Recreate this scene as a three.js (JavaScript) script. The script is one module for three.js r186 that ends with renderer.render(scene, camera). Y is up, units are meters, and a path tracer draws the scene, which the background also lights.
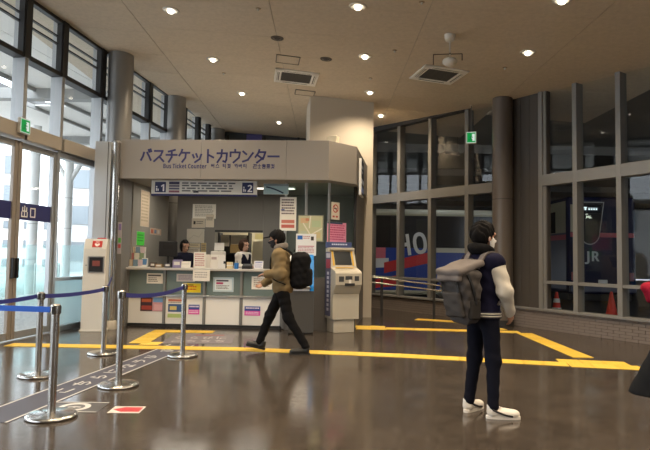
import * as THREE from 'three';
import { RoundedBoxGeometry } from 'three/addons/geometries/RoundedBoxGeometry.js';
import { TextGeometry } from 'three/addons/geometries/TextGeometry.js';
import { FontLoader } from 'three/addons/loaders/FontLoader.js';
import { RectAreaLightUniformsLib } from 'three/addons/lights/RectAreaLightUniformsLib.js';
import { mergeGeometries } from 'three/addons/utils/BufferGeometryUtils.js';

// ---------------------------------------------------------------- camera, sky, light, exposure
const scene = new THREE.Scene();
const camera = new THREE.PerspectiveCamera(42.41, 650 / 450, 0.05, 300);
camera.position.set(0, 1.4, 0);
camera.rotation.order = 'YXZ';
camera.rotation.set(Math.atan(32 / 580), 0, 0.9 * Math.PI / 180);
const renderer = new THREE.WebGLRenderer({ antialias: true });
renderer.toneMapping = THREE.LinearToneMapping;
renderer.toneMappingExposure = 0.92;
renderer.shadowMap.enabled = true;
RectAreaLightUniformsLib.init();
const SKY = 8.0;                               // overcast sky
{
  const w = 64, h = 32, d = new Float32Array(w * h * 4);
  for (let j = 0; j < h; j++) for (let i = 0; i < w; i++) {
    const el = Math.max(0, Math.sin(((j + 0.5) / h - 0.5) * Math.PI)), L = SKY * (1 + 2 * el) / 3 * 1.25, k = (j * w + i) * 4;
    d[k] = L * 0.93; d[k + 1] = L * 0.98; d[k + 2] = L * 1.06; d[k + 3] = 1;
  }
  const t = new THREE.DataTexture(d, w, h, THREE.RGBAFormat, THREE.FloatType);
  t.mapping = THREE.EquirectangularReflectionMapping; t.magFilter = THREE.LinearFilter; t.colorSpace = THREE.LinearSRGBColorSpace; t.needsUpdate = true;
  scene.background = t;
}
const LAMP_CD = 25;                            // each ceiling downlight
const LAMP_COLOR = new THREE.Color().setRGB(1.0, 0.8, 0.56);
const fonts = { bold: await new FontLoader().loadAsync('fonts/droid/droid_sans_bold.typeface.json'), reg: await new FontLoader().loadAsync('fonts/droid/droid_sans_regular.typeface.json') };

// ---------------------------------------------------------------- helpers
let seed = 12345;
const rnd = () => { seed |= 0; seed = seed + 0x6D2B79F5 | 0; let t = Math.imul(seed ^ seed >>> 15, 1 | seed); t = t + Math.imul(t ^ t >>> 7, 61 | t) ^ t; return ((t ^ t >>> 14) >>> 0) / 4294967296; };
const rr = (a, b) => a + (b - a) * rnd();
const V = (x, y, z) => new THREE.Vector3(x, y, z);
const taken = {};
const numbered = (n) => { const k = taken[n] = (taken[n] ?? -1) + 1; return k ? `${n}_${String(k).padStart(3, '0')}` : n; };
const rgb = (r, g, b) => new THREE.Color().setRGB(r, g, b);
const cloth = (color, roughness = 0.9) => M(color, roughness, 0, { specularIntensity: 0.25 });
function M(color, roughness = 0.6, metalness = 0, extra = {}) { return new THREE.MeshPhysicalMaterial({ color, roughness, metalness, ...extra }); }
function mesh(name, geos, material, parent) {
  let g = geos;
  if (Array.isArray(geos)) g = geos.length === 1 ? geos[0] : mergeGeometries(geos.map((x) => { const y = x.index ? x.toNonIndexed() : x; for (const k of Object.keys(y.attributes)) if (!['position', 'normal', 'uv'].includes(k)) y.deleteAttribute(k); if (!y.attributes.uv) y.setAttribute('uv', new THREE.BufferAttribute(new Float32Array(y.attributes.position.count * 2), 2)); return y; }));
  const m = new THREE.Mesh(g, material); m.castShadow = m.receiveShadow = true; m.name = parent ? name : numbered(name);
  (parent ?? scene).add(m); return m;
}
function tag(o, label, category, group) { o.userData.label = label; o.userData.category = category; if (group) o.userData.group = group; return o; }
function thing(name, label, category, [x, y, z] = [0, 0, 0], turn = 0, group) {
  const o = new THREE.Group(); o.name = numbered(name); o.position.set(x, y, z); o.rotation.y = turn; scene.add(o); return tag(o, label, category, group);
}
function structG(name, [x, y, z] = [0, 0, 0], turn = 0, label, category = 'structure') {
  const o = new THREE.Group(); o.name = numbered(name); o.position.set(x, y, z); o.rotation.y = turn; o.userData.kind = 'structure'; if (label) o.userData.label = label; o.userData.category = category; scene.add(o); return o;
}
const bx = (w, h, d, x = 0, y = 0, z = 0) => new THREE.BoxGeometry(w, h, d).translate(x, y, z);
const rbx = (w, h, d, x = 0, y = 0, z = 0, r = 0.008, s = 2) => new RoundedBoxGeometry(w, h, d, s, Math.min(r, w / 2.01, h / 2.01, d / 2.01)).translate(x, y, z);
const cyl = (r0, r1, h, x = 0, y = 0, z = 0, n = 24) => new THREE.CylinderGeometry(r1, r0, h, n).translate(x, y + h / 2, z);   // base at y
function bar(a, b, r, n = 10, r2 = r) { const d = b.clone().sub(a), g = new THREE.CylinderGeometry(r2, r, d.length(), n); g.applyQuaternion(new THREE.Quaternion().setFromUnitVectors(V(0, 1, 0), d.clone().normalize())); const c = a.clone().add(b).multiplyScalar(0.5); return g.translate(c.x, c.y, c.z); }
const lathe = (pts, n = 40) => new THREE.LatheGeometry(pts.map((p) => new THREE.Vector2(p[0], p[1])), n);
function extr(pts, depth, bevel = 0) { const s = new THREE.Shape(pts.map((p) => new THREE.Vector2(p[0], p[1]))); return new THREE.ExtrudeGeometry(s, { depth, bevelEnabled: bevel > 0, bevelSize: bevel, bevelThickness: bevel, bevelSegments: 2, steps: 1, curveSegments: 8 }); }
function poly(pts, y0, h, tilt = 0) {   // vertical prism over an xz outline; tilt: y follows x
  const g = extr(pts.map(([x, z]) => [x, -z]), h).rotateX(-Math.PI / 2).translate(0, y0, 0);
  if (tilt) { const p = g.attributes.position; for (let i = 0; i < p.count; i++) p.setY(i, p.getY(i) + tilt * p.getX(i)); g.computeVertexNormals(); }
  return g;
}
function text(s, size, depth = 0.003, font = fonts.bold) { const g = new TextGeometry(s, { font, size, depth, curveSegments: 4, bevelEnabled: false }); return g; }
// stroke lettering: glyphs as polylines on a 100 x 100 field, y down, made into thin raised strips
function strokes(glyph, x, y, w, h, t, depth = 0.003) {   // x,y = top left in metres
  const out = [];
  for (const line of glyph) for (let i = 0; i + 1 < line.length; i++) {
    const a = [x + line[i][0] / 100 * w, y - line[i][1] / 100 * h], b = [x + line[i + 1][0] / 100 * w, y - line[i + 1][1] / 100 * h];
    const L = Math.hypot(b[0] - a[0], b[1] - a[1]), g = bx(L + t * 0.8, t, depth, 0, 0, depth / 2);
    g.rotateZ(Math.atan2(b[1] - a[1], b[0] - a[0])).translate((a[0] + b[0]) / 2, (a[1] + b[1]) / 2, 0); out.push(g);
  }
  return out;
}
const G = {
  BA: [[[30, 28], [22, 55], [6, 82]], [[56, 28], [72, 52], [88, 82]], [[68, 8], [75, 24]], [[84, 4], [91, 20]]],
  SU: [[[14, 16], [80, 16], [66, 46], [10, 90]], [[54, 58], [90, 90]]],
  CHI: [[[78, 8], [24, 20]], [[6, 44], [94, 44]], [[51, 15], [51, 60], [28, 94]]],
  KE: [[[32, 6], [24, 28], [8, 48]], [[24, 28], [94, 28]], [[64, 28], [60, 64], [34, 94]]],
  tsu: [[[16, 42], [26, 62]], [[44, 36], [54, 58]], [[86, 40], [74, 72], [36, 95]]],
  TO: [[[36, 6], [36, 96]], [[36, 40], [82, 60]]],
  KA: [[[8, 30], [88, 30], [84, 76], [76, 92], [58, 86]], [[46, 6], [42, 52], [10, 94]]],
  U: [[[50, 4], [50, 22]], [[12, 52], [12, 23], [90, 23], [82, 60], [38, 95]]],
  N: [[[10, 16], [38, 36]], [[10, 88], [50, 76], [92, 26]]],
  TA: [[[38, 4], [30, 26], [6, 56]], [[34, 20], [88, 20], [74, 58], [20, 95]], [[30, 46], [70, 70]]],
  bar: [[[6, 50], [94, 50]]],
  DE: [[[50, 4], [50, 92]], [[20, 16], [20, 46], [80, 46], [80, 16]], [[10, 56], [10, 93], [90, 93], [90, 56]]],
  KUCHI: [[[16, 16], [84, 16], [84, 90], [16, 90], [16, 16]]],
  kr1: [[[10, 15], [10, 55], [45, 55], [45, 15]], [[10, 35], [45, 35]], [[75, 8], [75, 90]], [[50, 35], [75, 35]]],
  kr2: [[[50, 10], [15, 55]], [[50, 10], [85, 55]], [[8, 80], [92, 80]]],
  kr3: [[[50, 12], [12, 12], [12, 60], [55, 60]], [[12, 36], [48, 36]], [[78, 6], [78, 94]]],
  kr4: [[[12, 12], [52, 12], [45, 50]], [[14, 32], [50, 32]], [[80, 6], [80, 60]], [[60, 28], [80, 28]], [[20, 68], [80, 68]], [[50, 68], [20, 95]], [[50, 68], [80, 95]]],
  kr5: [[[12, 12], [55, 12], [40, 60]], [[14, 36], [50, 36]], [[76, 6], [76, 94]], [[76, 48], [94, 48]]],
  cn1: [[[12, 12], [88, 12], [88, 48], [12, 48], [12, 92], [92, 92]], [[50, 12], [50, 48]]],
  cn2: [[[50, 6], [50, 92]], [[8, 40], [92, 40]], [[20, 92], [80, 92]]],
  cn3: [[[30, 4], [10, 40]], [[25, 18], [90, 18]], [[25, 34], [90, 34]], [[25, 50], [90, 50]], [[55, 10], [55, 50]], [[20, 62], [80, 62], [80, 94], [20, 94], [20, 62]]],
  cn4: [[[10, 10], [90, 10]], [[20, 22], [80, 22], [80, 42], [20, 42], [20, 22]], [[10, 58], [90, 58]], [[50, 58], [50, 94]], [[30, 70], [12, 92]], [[70, 70], [88, 92]]],
  ko: [[[22, 20], [78, 20]], [[20, 55], [20, 82], [84, 86]]],
  chi: [[[12, 26], [88, 26]], [[46, 6], [26, 58], [70, 50], [86, 70], [60, 94], [34, 92]]],
  ra: [[[40, 6], [62, 16]], [[30, 28], [26, 62], [66, 48], [84, 66], [60, 92], [34, 92]]],
  ni: [[[16, 8], [12, 60], [20, 92]], [[42, 22], [86, 20]], [[44, 60], [40, 84], [90, 88]]],
  na: [[[10, 24], [56, 22]], [[36, 6], [12, 60]], [[70, 22], [90, 36]], [[66, 46], [66, 84], [40, 92], [34, 76], [86, 86]]],
  ra2: [[[24, 14], [76, 14]], [[14, 40], [86, 40], [70, 74], [34, 94]]],
  bi: [[[8, 26], [36, 22], [16, 66], [34, 92], [62, 84], [66, 30], [90, 60]], [[78, 6], [84, 18]]],
};
function canvasTex(w, h, draw) {
  const c = document.createElement('canvas'); c.width = w; c.height = h; const x = c.getContext('2d'); draw(x, w, h);
  const t = new THREE.CanvasTexture(c); t.colorSpace = THREE.SRGBColorSpace; t.anisotropy = 8; return t;
}
function noiseTex(size, fn, srgb = true) {
  const d = new Uint8Array(size * size * 4);
  for (let j = 0; j < size; j++) for (let i = 0; i < size; i++) { const c = fn(i / size, j / size), k = (j * size + i) * 4; d[k] = c[0]; d[k + 1] = c[1]; d[k + 2] = c[2]; d[k + 3] = 255; }
  const t = new THREE.DataTexture(d, size, size); t.wrapS = t.wrapT = THREE.RepeatWrapping; t.magFilter = THREE.LinearFilter; t.minFilter = THREE.LinearMipmapLinearFilter; t.generateMipmaps = true;
  if (srgb) t.colorSpace = THREE.SRGBColorSpace; t.needsUpdate = true; return t;
}
// periodic value noise
function vnoise(n, s0) { const g = new Float32Array(n * n); let s = s0; for (let i = 0; i < n * n; i++) { s = (s * 1664525 + 1013904223) >>> 0; g[i] = s / 4294967296; } const f = (t) => t * t * (3 - 2 * t); return (u, v) => { const x = u * n, y = v * n, i = Math.floor(x), j = Math.floor(y), a = f(x - i), b = f(y - j), q = (p, r) => g[((r % n) + n) % n * n + ((p % n) + n) % n]; return (q(i, j) * (1 - a) + q(i + 1, j) * a) * (1 - b) + (q(i, j + 1) * (1 - a) + q(i + 1, j + 1) * a) * b; }; }
const n8 = vnoise(8, 1), n32 = vnoise(32, 2), n128 = vnoise(128, 3), n256 = vnoise(256, 4);
const ceilY = (x) => 5.2 - 0.07 * x;
const CT = -Math.atan(0.07);                 // the ceiling's fall to the right

// ---------------------------------------------------------------- materials
const floorTex = noiseTex(512, (u, v) => { const a = (n8(u, v) - 0.5) * 0.16 + (n32(u, v) - 0.5) * 0.16 + (n128(u, v) - 0.5) * 0.2 + (n256(u, v) - 0.5) * 0.55, k = 1 + a * 0.9; return [68 * k, 61 * k, 55 * k]; });
const floorRough = noiseTex(256, (u, v) => { const k = 40 + (n8(u, v) - 0.5) * 24 + (n128(u, v) - 0.5) * 18; return [k, k, k]; }, false);
floorTex.repeat.set(1 / 2, 1 / 2); floorRough.repeat.set(1 / 4, 1 / 4);
const ceilTex = noiseTex(256, (u, v) => { const k = 1 + (n32(u, v) - 0.5) * 0.05 + (n256(u, v) - 0.5) * 0.06; return [196 * k, 182 * k, 162 * k]; });
const mat = {
  floor: M('#ffffff', 1, 0, { map: floorTex, roughnessMap: floorRough, specularIntensity: 1 }),
  ceil: M('#ffffff', 0.95, 0, { map: ceilTex }),
  ceilBack: M(rgb(0.42, 0.38, 0.32), 0.95),
  frame: M(rgb(0.24, 0.235, 0.225), 0.45, 0.35),
  frameDark: M(rgb(0.035, 0.034, 0.035), 0.5, 0.2),
  alu: M(rgb(0.42, 0.43, 0.44), 0.38, 0.75),
  header: M(rgb(0.36, 0.32, 0.27), 0.5, 0.1),
  steel: M(rgb(0.52, 0.5, 0.47), 0.26, 1),
  steelSoft: M(rgb(0.55, 0.54, 0.52), 0.35, 1),
  chrome: M(rgb(0.66, 0.65, 0.63), 0.16, 1),
  pillar: M(rgb(0.27, 0.265, 0.26), 0.38, 0.5),
  glass: M(rgb(0.9, 0.94, 0.94), 0.02, 0, { transmission: 1, thickness: 0, ior: 1.5 }),
  glassGreen: M(rgb(0.72, 0.86, 0.82), 0.04, 0, { transmission: 1, thickness: 0, ior: 1.5 }),
  wallGrey: M(rgb(0.19, 0.185, 0.18), 0.6),
  wallDark: M(rgb(0.06, 0.055, 0.05), 0.6),
  panelDark: M(rgb(0.075, 0.066, 0.058), 0.5, 0.2),
  wallCream: M(rgb(0.5, 0.45, 0.375), 0.8),
  white: M(rgb(0.78, 0.78, 0.76), 0.5),
  offwhite: M(rgb(0.62, 0.58, 0.5), 0.55),
  black: M(rgb(0.012, 0.012, 0.013), 0.5),
  rubber: M(rgb(0.02, 0.02, 0.02), 0.85),
  navy: M(rgb(0.018, 0.022, 0.12), 0.55),
  ink: M(rgb(0.03, 0.032, 0.14), 0.5),
  blue: M(rgb(0.02, 0.09, 0.5), 0.5),
  yellow: M(rgb(0.72, 0.44, 0.04), 0.62),
  red: M(rgb(0.6, 0.03, 0.03), 0.5),
  fascia: M(rgb(0.31, 0.285, 0.26), 0.5, 0.1),
  concrete: M(rgb(0.32, 0.32, 0.31), 0.85),
  asphalt: M(rgb(0.05, 0.05, 0.052), 0.8),
};

// ---------------------------------------------------------------- wall frames
const LA = [-4.95, -9.2], LTH = Math.atan2(1, 0.14);                    // left glass wall: along s, z points indoors
const AA = [1.30, -16.55], ATH = -Math.atan2(3.5, 2.6);
const BA = [4.3, -12.25], BTH = -Math.atan2(2.15, 1.2);
const along = (o, th, s) => [o[0] + Math.cos(th) * s, o[1] - Math.sin(th) * s];
const BEND = along(BA, BTH, 3.95), CEND = [8.0, -4.0], DEND = [8.9, 5.2], LNEAR = along(LA, LTH, -14.2), LFAR = along(LA, LTH, 9.6), AFAR = along(AA, ATH, -2.4);
const outline = [LNEAR, LFAR, [AFAR[0], LFAR[1]], AFAR, [3.9, -13.05], BA, BEND, CEND, DEND];

// floor
{
  const f = structG('floor', [0, 0, 0], 0, 'polished dark brown stone floor of the terminal hall', 'floor');
  const g = poly(outline.map(([x, z]) => [x * 1.02 - 0.0, z]), -0.2, 0.2);
  mesh('stone', g, mat.floor, f);
  const out = structG('pavement', [0, 0, 0], 0, 'pale grey paving outside the left doors', 'pavement');
  const pave = M(rgb(0.5, 0.5, 0.49), 0.85, 0, { map: noiseTex(128, (u, v) => { const k = 225 + (n32(u, v) - 0.5) * 50 + (n128(u, v) - 0.5) * 30; return [k, k, k]; }) });
  mesh('paving', poly([[-60, 20], [-60, -80], [-5.0, -80], [-3.9, -19.2], [-7.3, 5.5], [-7.3, 20]], -0.24, 0.2), pave, out);
  const bay = structG('bus_bay_ground', [0, 0, 0], 0, 'dark asphalt of the bus bays outside the right windows', 'ground');
  mesh('asphalt', poly([[-5.0, -80], [45, -80], [45, 20], [9.3, 20], [9.3, 5.5], [8.4, -4.2], [6.4, -9], [4.4, -12.5], [1.1, -16.9], [0.0, -19], [-3.9, -19.2]], -0.3, 0.2), mat.asphalt, bay);
}
// ceiling: slab and boards with open joints
{
  const c = structG('ceiling', [0, 0, 0], 0, 'sloping beige board ceiling of the hall', 'ceiling');
  mesh('slab', poly(outline.map(([x, z]) => [x * 1.04, z]), 5.21, 0.35, -0.07), mat.ceilBack, c);
  const inside = (x, z) => { let r = false; for (let i = 0, j = outline.length - 1; i < outline.length; j = i++) { const [xi, zi] = outline[i], [xj, zj] = outline[j]; if ((zi > z) !== (zj > z) && x < (xj - xi) * (z - zi) / (zj - zi) + xi) r = !r; } return r; };
  const W = 2.4, D = 1.2, bgeo = bx(W - 0.006, 0.012, D - 0.006);
  { const uv = bgeo.attributes.uv, p = bgeo.attributes.position; for (let i = 0; i < uv.count; i++) uv.setXY(i, p.getX(i) / 1.5, p.getZ(i) / 1.5); }
  for (let i = -4; i < 5; i++) for (let j = -17; j < 6; j++) {
    const x = i * W + 0.3, z = j * D + 0.4; 
    const b = (z + (x) * 0.12);
    if (![[-1, -1], [1, -1], [-1, 1], [1, 1], [0, 0]].some(([a, e]) => inside(x + a * W / 2, b + e * D / 2))) continue;
    const m = mesh('board', bgeo, mat.ceil, c); m.position.set(x, ceilY(x) + 0.006, b - 0.0); m.rotation.z = CT; m.rotation.order = 'YXZ';
  }
}
// generic glazed wall: parts are mullions, rails and panes in the wall's own frame
function glazing(w, S, R, opt = {}) {   // S: mullion stations, R: rails [y0,y1,material]
  const { depth = 0.12, mw = 0.07, mm = mat.frame, top = 5.6, bottom = 0, paneOff = -0.03, skip = () => false, gm = mat.glass } = opt;
  for (const s of S) mesh('mullion', rbx(mw, top - bottom, depth, s, (top + bottom) / 2, 0, 0.006, 1), mm, w);
  for (const [y0, y1, m, d = depth * 0.9] of R) for (let i = 0; i + 1 < S.length; i++) {
    if (skip(i, (y0 + y1) / 2)) continue;
    mesh('rail', rbx(S[i + 1] - S[i] - mw, y1 - y0, d, (S[i] + S[i + 1]) / 2, (y0 + y1) / 2, 0, 0.005, 1), m ?? mm, w);
  }
  const ys = [bottom, ...R.flatMap((r) => [r[0], r[1]]), top];
  for (let k = 0; k + 1 < ys.length; k += 2) { if (ys[k + 1] - ys[k] < 0.05) continue;
    for (let i = 0; i + 1 < S.length; i++) { if (skip(i, (ys[k] + ys[k + 1]) / 2)) continue; const wd = S[i + 1] - S[i] - mw; mesh('pane', new THREE.PlaneGeometry(wd, ys[k + 1] - ys[k]).translate((S[i] + S[i + 1]) / 2, (ys[k] + ys[k + 1]) / 2, paneOff), gm, w); } }
}
const range = (a, b, n) => Array.from({ length: n + 1 }, (_, i) => a + (b - a) * i / n);
// left wall
{
  const w = structG('wall_left', [LA[0], 0, LA[1]], LTH, 'tall glazed wall with grey frames on the street side', 'wall');
  const S = [...range(-14.2, -1.06, 12), 0, 1.02, 2.36, 3.45, 4.55, 5.65, 6.75, 7.85, 8.75, 9.6];
  const door = (i, y) => y < 3.2 && S[i] > -1.2 && S[i] < 2;
  const behind = (i, y) => y < 3.2 && S[i] > 2;
  glazing(w, S, [[3.2, 3.43, mat.header, 0.3], [4.52, 4.6, mat.frameDark], [5.1, 5.125, mat.frameDark, 0.06], [5.24, 5.26, mat.frameDark, 0.06]], { mw: 0.085, depth: 0.22, mm: mat.alu, bottom: 3.2 });
  // dark upper casements
  for (let i = 0; i + 1 < S.length; i++) { const a = S[i], b = S[i + 1]; mesh('casement', [bx(0.06, 1.1, 0.1, a + 0.07, 5.1, 0.06), bx(0.06, 1.1, 0.1, b - 0.07, 5.1, 0.06), bx(b - a - 0.1, 0.06, 0.1, (a + b) / 2, 5.5, 0.06)], mat.frameDark, w); }
  for (const s of S) mesh('mullion_cap', bx(0.15, 1.15, 0.14, s, 5.1, 0.06), mat.frameDark, w);
  // ground storey near the camera, fixed glazing
  const S0 = range(-14.2, -1.06, 12);
  glazing(w, S0, [[0.0, 0.1], [0.95, 1.0], [3.05, 3.19]], { mw: 0.085, depth: 0.18, mm: mat.alu, top: 3.2 });
  // fixed side light next to the doors
  glazing(w, [1.02, 2.36], [[0.0, 0.1], [0.9, 0.96], [3.1, 3.19]], { mw: 0.08, depth: 0.16, mm: mat.alu, top: 3.2 });
  mesh('frosted_panel', new THREE.PlaneGeometry(1.25, 0.8).translate(1.69, 0.5, -0.04), M(rgb(0.62, 0.78, 0.8), 0.7, 0, { transmission: 0.45, thickness: 0 }), w);
  // solid wall behind the ticket booth
  mesh('infill', bx(9.6 - 2.4, 3.2, 0.16, 6.0, 1.6, -0.05), mat.wallGrey, w);
  // sliding glass doors
  for (const [k, s0, s1] of [[1, -1.02, -0.03], [2, -0.03, 0.99]]) {
    const [px, pz] = [0, 0];
    const d = structG('door_' + k, [LA[0], 0, LA[1]], LTH, 'sliding glass exit door with a navy lettered band', 'door');
    const c = (s0 + s1) / 2, wd = s1 - s0;
    for (const s of [s0 + 0.05, s1 - 0.05]) mesh('stile', rbx(0.085, 3.15, 0.06, s, 1.6, 0.03, 0.006, 1), s < 0.2 ? M(rgb(0.3, 0.26, 0.22), 0.45, 0.4) : mat.alu, d);
    mesh('top_rail', rbx(wd - 0.19, 0.1, 0.05, c, 3.12, 0.03, 0.005, 1), mat.alu, d);
    mesh('bottom_rail', rbx(wd - 0.19, 0.12, 0.05, c, 0.085, 0.03, 0.005, 1), mat.alu, d);
    mesh('pane', new THREE.PlaneGeometry(wd - 0.19, 2.92).translate(c, 1.605, 0.03), mat.glass, d);
    mesh('band', bx(wd - 0.19, 0.275, 0.004, c, 2.06, 0.035), mat.navy, d);
    mesh('handle', rbx(0.045, 0.32, 0.05, s0 + 0.05 + (k === 1 ? wd - 0.1 : 0), 1.15, 0.08, 0.01), mat.black, d);
    if (k === 2) mesh('lettering', [...strokes(G.DE, c - 0.36, 2.155, 0.17, 0.19, 0.021), ...strokes(G.KUCHI, c - 0.15, 2.155, 0.17, 0.19, 0.021)].map((g) => g.translate(0, 0, 0.038)), mat.white, d);
  }
  // door track on the floor
  mesh('threshold', bx(2.1, 0.012, 0.2, 0, 0.006, 0), mat.steelSoft, w);
}
// low wall of small bricks: courses too fine to pick apart singly, joined
function brickWall(w, s0, s1, h) {
  const gs = []; const ch = 0.048, bl = 0.23; let r = 0;
  for (let y = 0.004; y + ch < h; y += ch + 0.008, r++) for (let s = s0 - (r % 2) * bl / 2; s < s1; s += bl + 0.008) { const a = Math.max(s, s0), b = Math.min(s + bl, s1); if (b - a > 0.02) gs.push(bx(b - a, ch, 0.1, (a + b) / 2, y + ch / 2, 0.02 + rnd() * 0.003)); }
  const m = mesh('bricks', gs, M(rgb(0.2, 0.165, 0.145), 0.7), w); m.userData.kind = 'stuff';
  mesh('mortar', bx(s1 - s0, h, 0.1, (s0 + s1) / 2, h / 2, 0.008), M(rgb(0.09, 0.075, 0.065), 0.9), w);
  mesh('sill', rbx(s1 - s0, 0.045, 0.2, (s0 + s1) / 2, h, 0.02, 0.006, 1), mat.frame, w);
}
{ // middle facet
  const w = structG('wall_back_right', [AA[0], 0, AA[1]], ATH, 'glazed wall facet looking onto the striped bus', 'wall');
  brickWall(w, -2.4, 4.4, 0.38);
  glazing(w, [-2.35, -1.15, 0.08, 1.23, 2.36, 3.54, 4.33], [[0.4, 0.41], [0.84, 0.9], [2.92, 3.15, undefined, 0.2]], { depth: 0.2, mw: 0.11, bottom: 0.4, top: 5.3 });
  mesh('head', bx(6.8, 0.14, 0.2, 1.0, 5.03, 0.02), mat.frameDark, w);
}
{ // right facet
  const w = structG('wall_right', [BA[0], 0, BA[1]], BTH, 'glazed wall facet looking onto the dark blue bus', 'wall');
  brickWall(w, -0.4, 3.95, 0.40);
  glazing(w, [0.40, 1.22, 2.13, 3.04, 3.92], [[0.42, 0.43], [0.93, 0.99], [2.92, 3.15, undefined, 0.2]], { depth: 0.2, mw: 0.1, bottom: 0.42, top: 5.2 });
  mesh('frame_edge', bx(0.14, 4.8, 0.14, 0.45, 2.8, 0.0), mat.frame, w);
  for (let k = 0; k < 4; k++) mesh('wall_panel', rbx(0.225, 4.9, 0.1, -0.38 + 0.11 + k * 0.232, 2.85, 0, 0.006, 1), mat.panelDark, w);
  mesh('head', bx(3.6, 0.1, 0.2, 2.1, 4.96, 0.02), mat.frameDark, w);
  for (const [k, o, e] of [[0, BEND, CEND], [1, CEND, DEND]]) {   // beyond the frame
    const L = Math.hypot(e[0] - o[0], e[1] - o[1]), th = -Math.atan2(e[1] - o[1], e[0] - o[0]);
    const v = structG('wall_right', [o[0], 0, o[1]], th, 'glazed wall facet of the bus side of the hall', 'wall');
    brickWall(v, 0, L, 0.4);
    glazing(v, range(0.05, L, Math.round(L / 0.95)), [[0.93, 0.99], [2.92, 3.15]], { depth: 0.2, mw: 0.1, bottom: 0.4, top: 5.1 });
  }
  // link between the middle facet and the column
  const a = [3.9, -13.05], th = -Math.atan2(0.8, 0.4);
  const l = structG('wall_link', [a[0], 0, a[1]], th, 'dark wall strip behind the round column', 'wall');
  mesh('wall_panel', bx(0.95, 5.2, 0.12, 0.43, 2.6, -0.05), mat.panelDark, l);
}
{ // far wall and the wall behind the photographer
  const b = structG('wall_back', [0, 0, LFAR[1]], 0, 'dark far wall behind the ticket booth', 'wall');
  mesh('wall_body', bx(5, 5.7, 0.2, -1.5, 2.85, -0.12), M(rgb(0.05, 0.055, 0.065), 0.4), b);
  mesh('blue_panel', bx(0.5, 0.9, 0.03, -2.35, 4.9, 0.0), M(rgb(0.12, 0.11, 0.36), 0.4), b);
  for (const x of [-3.2, -2.0, -0.9]) mesh('mullion', bx(0.08, 5.3, 0.06, x, 2.65, 0.01), mat.frameDark, b);
  const s = structG('wall_side', [AFAR[0], 0, LFAR[1]], 0, 'short wall closing the far right corner', 'wall');
  mesh('wall_body', bx(0.2, 5.4, Math.abs(AFAR[1] - LFAR[1]) + 0.2, 0.1, 2.7, (AFAR[1] - LFAR[1]) / 2), mat.wallGrey, s);
  const f = structG('wall_front', [1.0, 0, 5.3], 0, 'wall of the hall behind the photographer', 'wall');
  mesh('wall_body', bx(16.4, 5.9, 0.2, 0, 2.95, 0), mat.wallGrey, f);
}
// round columns
function pillar(name, x, z, r, label, m = mat.pillar, group) {
  const o = structG(name, [x, 0, z], 0, label, 'column');
  const h = ceilY(x);
  mesh('shaft', cyl(r, r, h, 0, 0, 0, 40), m, o); mesh('base_ring', cyl(r + 0.012, r + 0.012, 0.12, 0, 0, 0, 40), mat.frameDark, o);
  mesh('joint', [cyl(r + 0.002, r + 0.002, 0.012, 0, 2.7, 0, 40)], mat.frameDark, o);
}
pillar('column', -4.25, -11.75, 0.25, 'grey steel-clad round column just above the left end of the booth');
pillar('column', -3.9, -14.85, 0.245, 'grey steel-clad round column standing inside the ticket booth');
pillar('column', -3.5, -18.45, 0.24, 'grey round column against the far wall');
pillar('column', 3.85, -12.55, 0.215, 'brown-grey round column between the two glazed facets', M(rgb(0.15, 0.127, 0.11), 0.42, 0.3));
{ // white wall block rising out of the booth
  const o = structG('wall_block', [0.3, 0, -14.3], 0.1, 'broad cream wall block rising above the booth', 'wall');
  mesh('wall_body', bx(1.52, 5.3, 1.3, 0, 2.65, 0), mat.wallCream, o);
}
console.log('shell done');
// ---------------------------------------------------------------- ceiling fittings
const lampGlow = new THREE.MeshStandardMaterial({ color: '#ffffff', emissive: rgb(1, 0.9, 0.74), emissiveIntensity: 6 });
const downs = [[-2.565, -9.247], [-2.317, -11.529], [-2.066, -13.889], [0.444, -8.511], [0.696, -10.618], [0.968, -12.899], [1.408, -14.868], [-1.384, -16.67], [3.43, -9.752], [3.207, -7.782],
  [0.19, -6.2], [-0.06, -3.9], [-0.3, -1.6], [-2.82, -6.95], [-3.05, -4.65], [-3.3, -2.3], [2.98, -5.5], [2.73, -3.2], [2.5, -0.9], [5.4, -6.4], [5.1, -4.1], [5.0, -1.8], [-0.55, 1.0], [-3.5, 0.6], [2.3, 1.6], [5.0, 1.2]];
const downLabels = ['recessed downlight above the ticket counter sign on the street side', 'recessed downlight over the middle of the ticket booth', 'recessed downlight behind the ticket booth header', 'recessed downlight in front of the ceiling cassettes', 'recessed downlight between the two ceiling cassettes', 'recessed downlight washing the cream wall block', 'recessed downlight beside the far glazed facet', 'recessed downlight near the far wall', 'recessed downlight in front of the brown-grey column', 'recessed downlight nearest the dark blue bus windows'];
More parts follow.
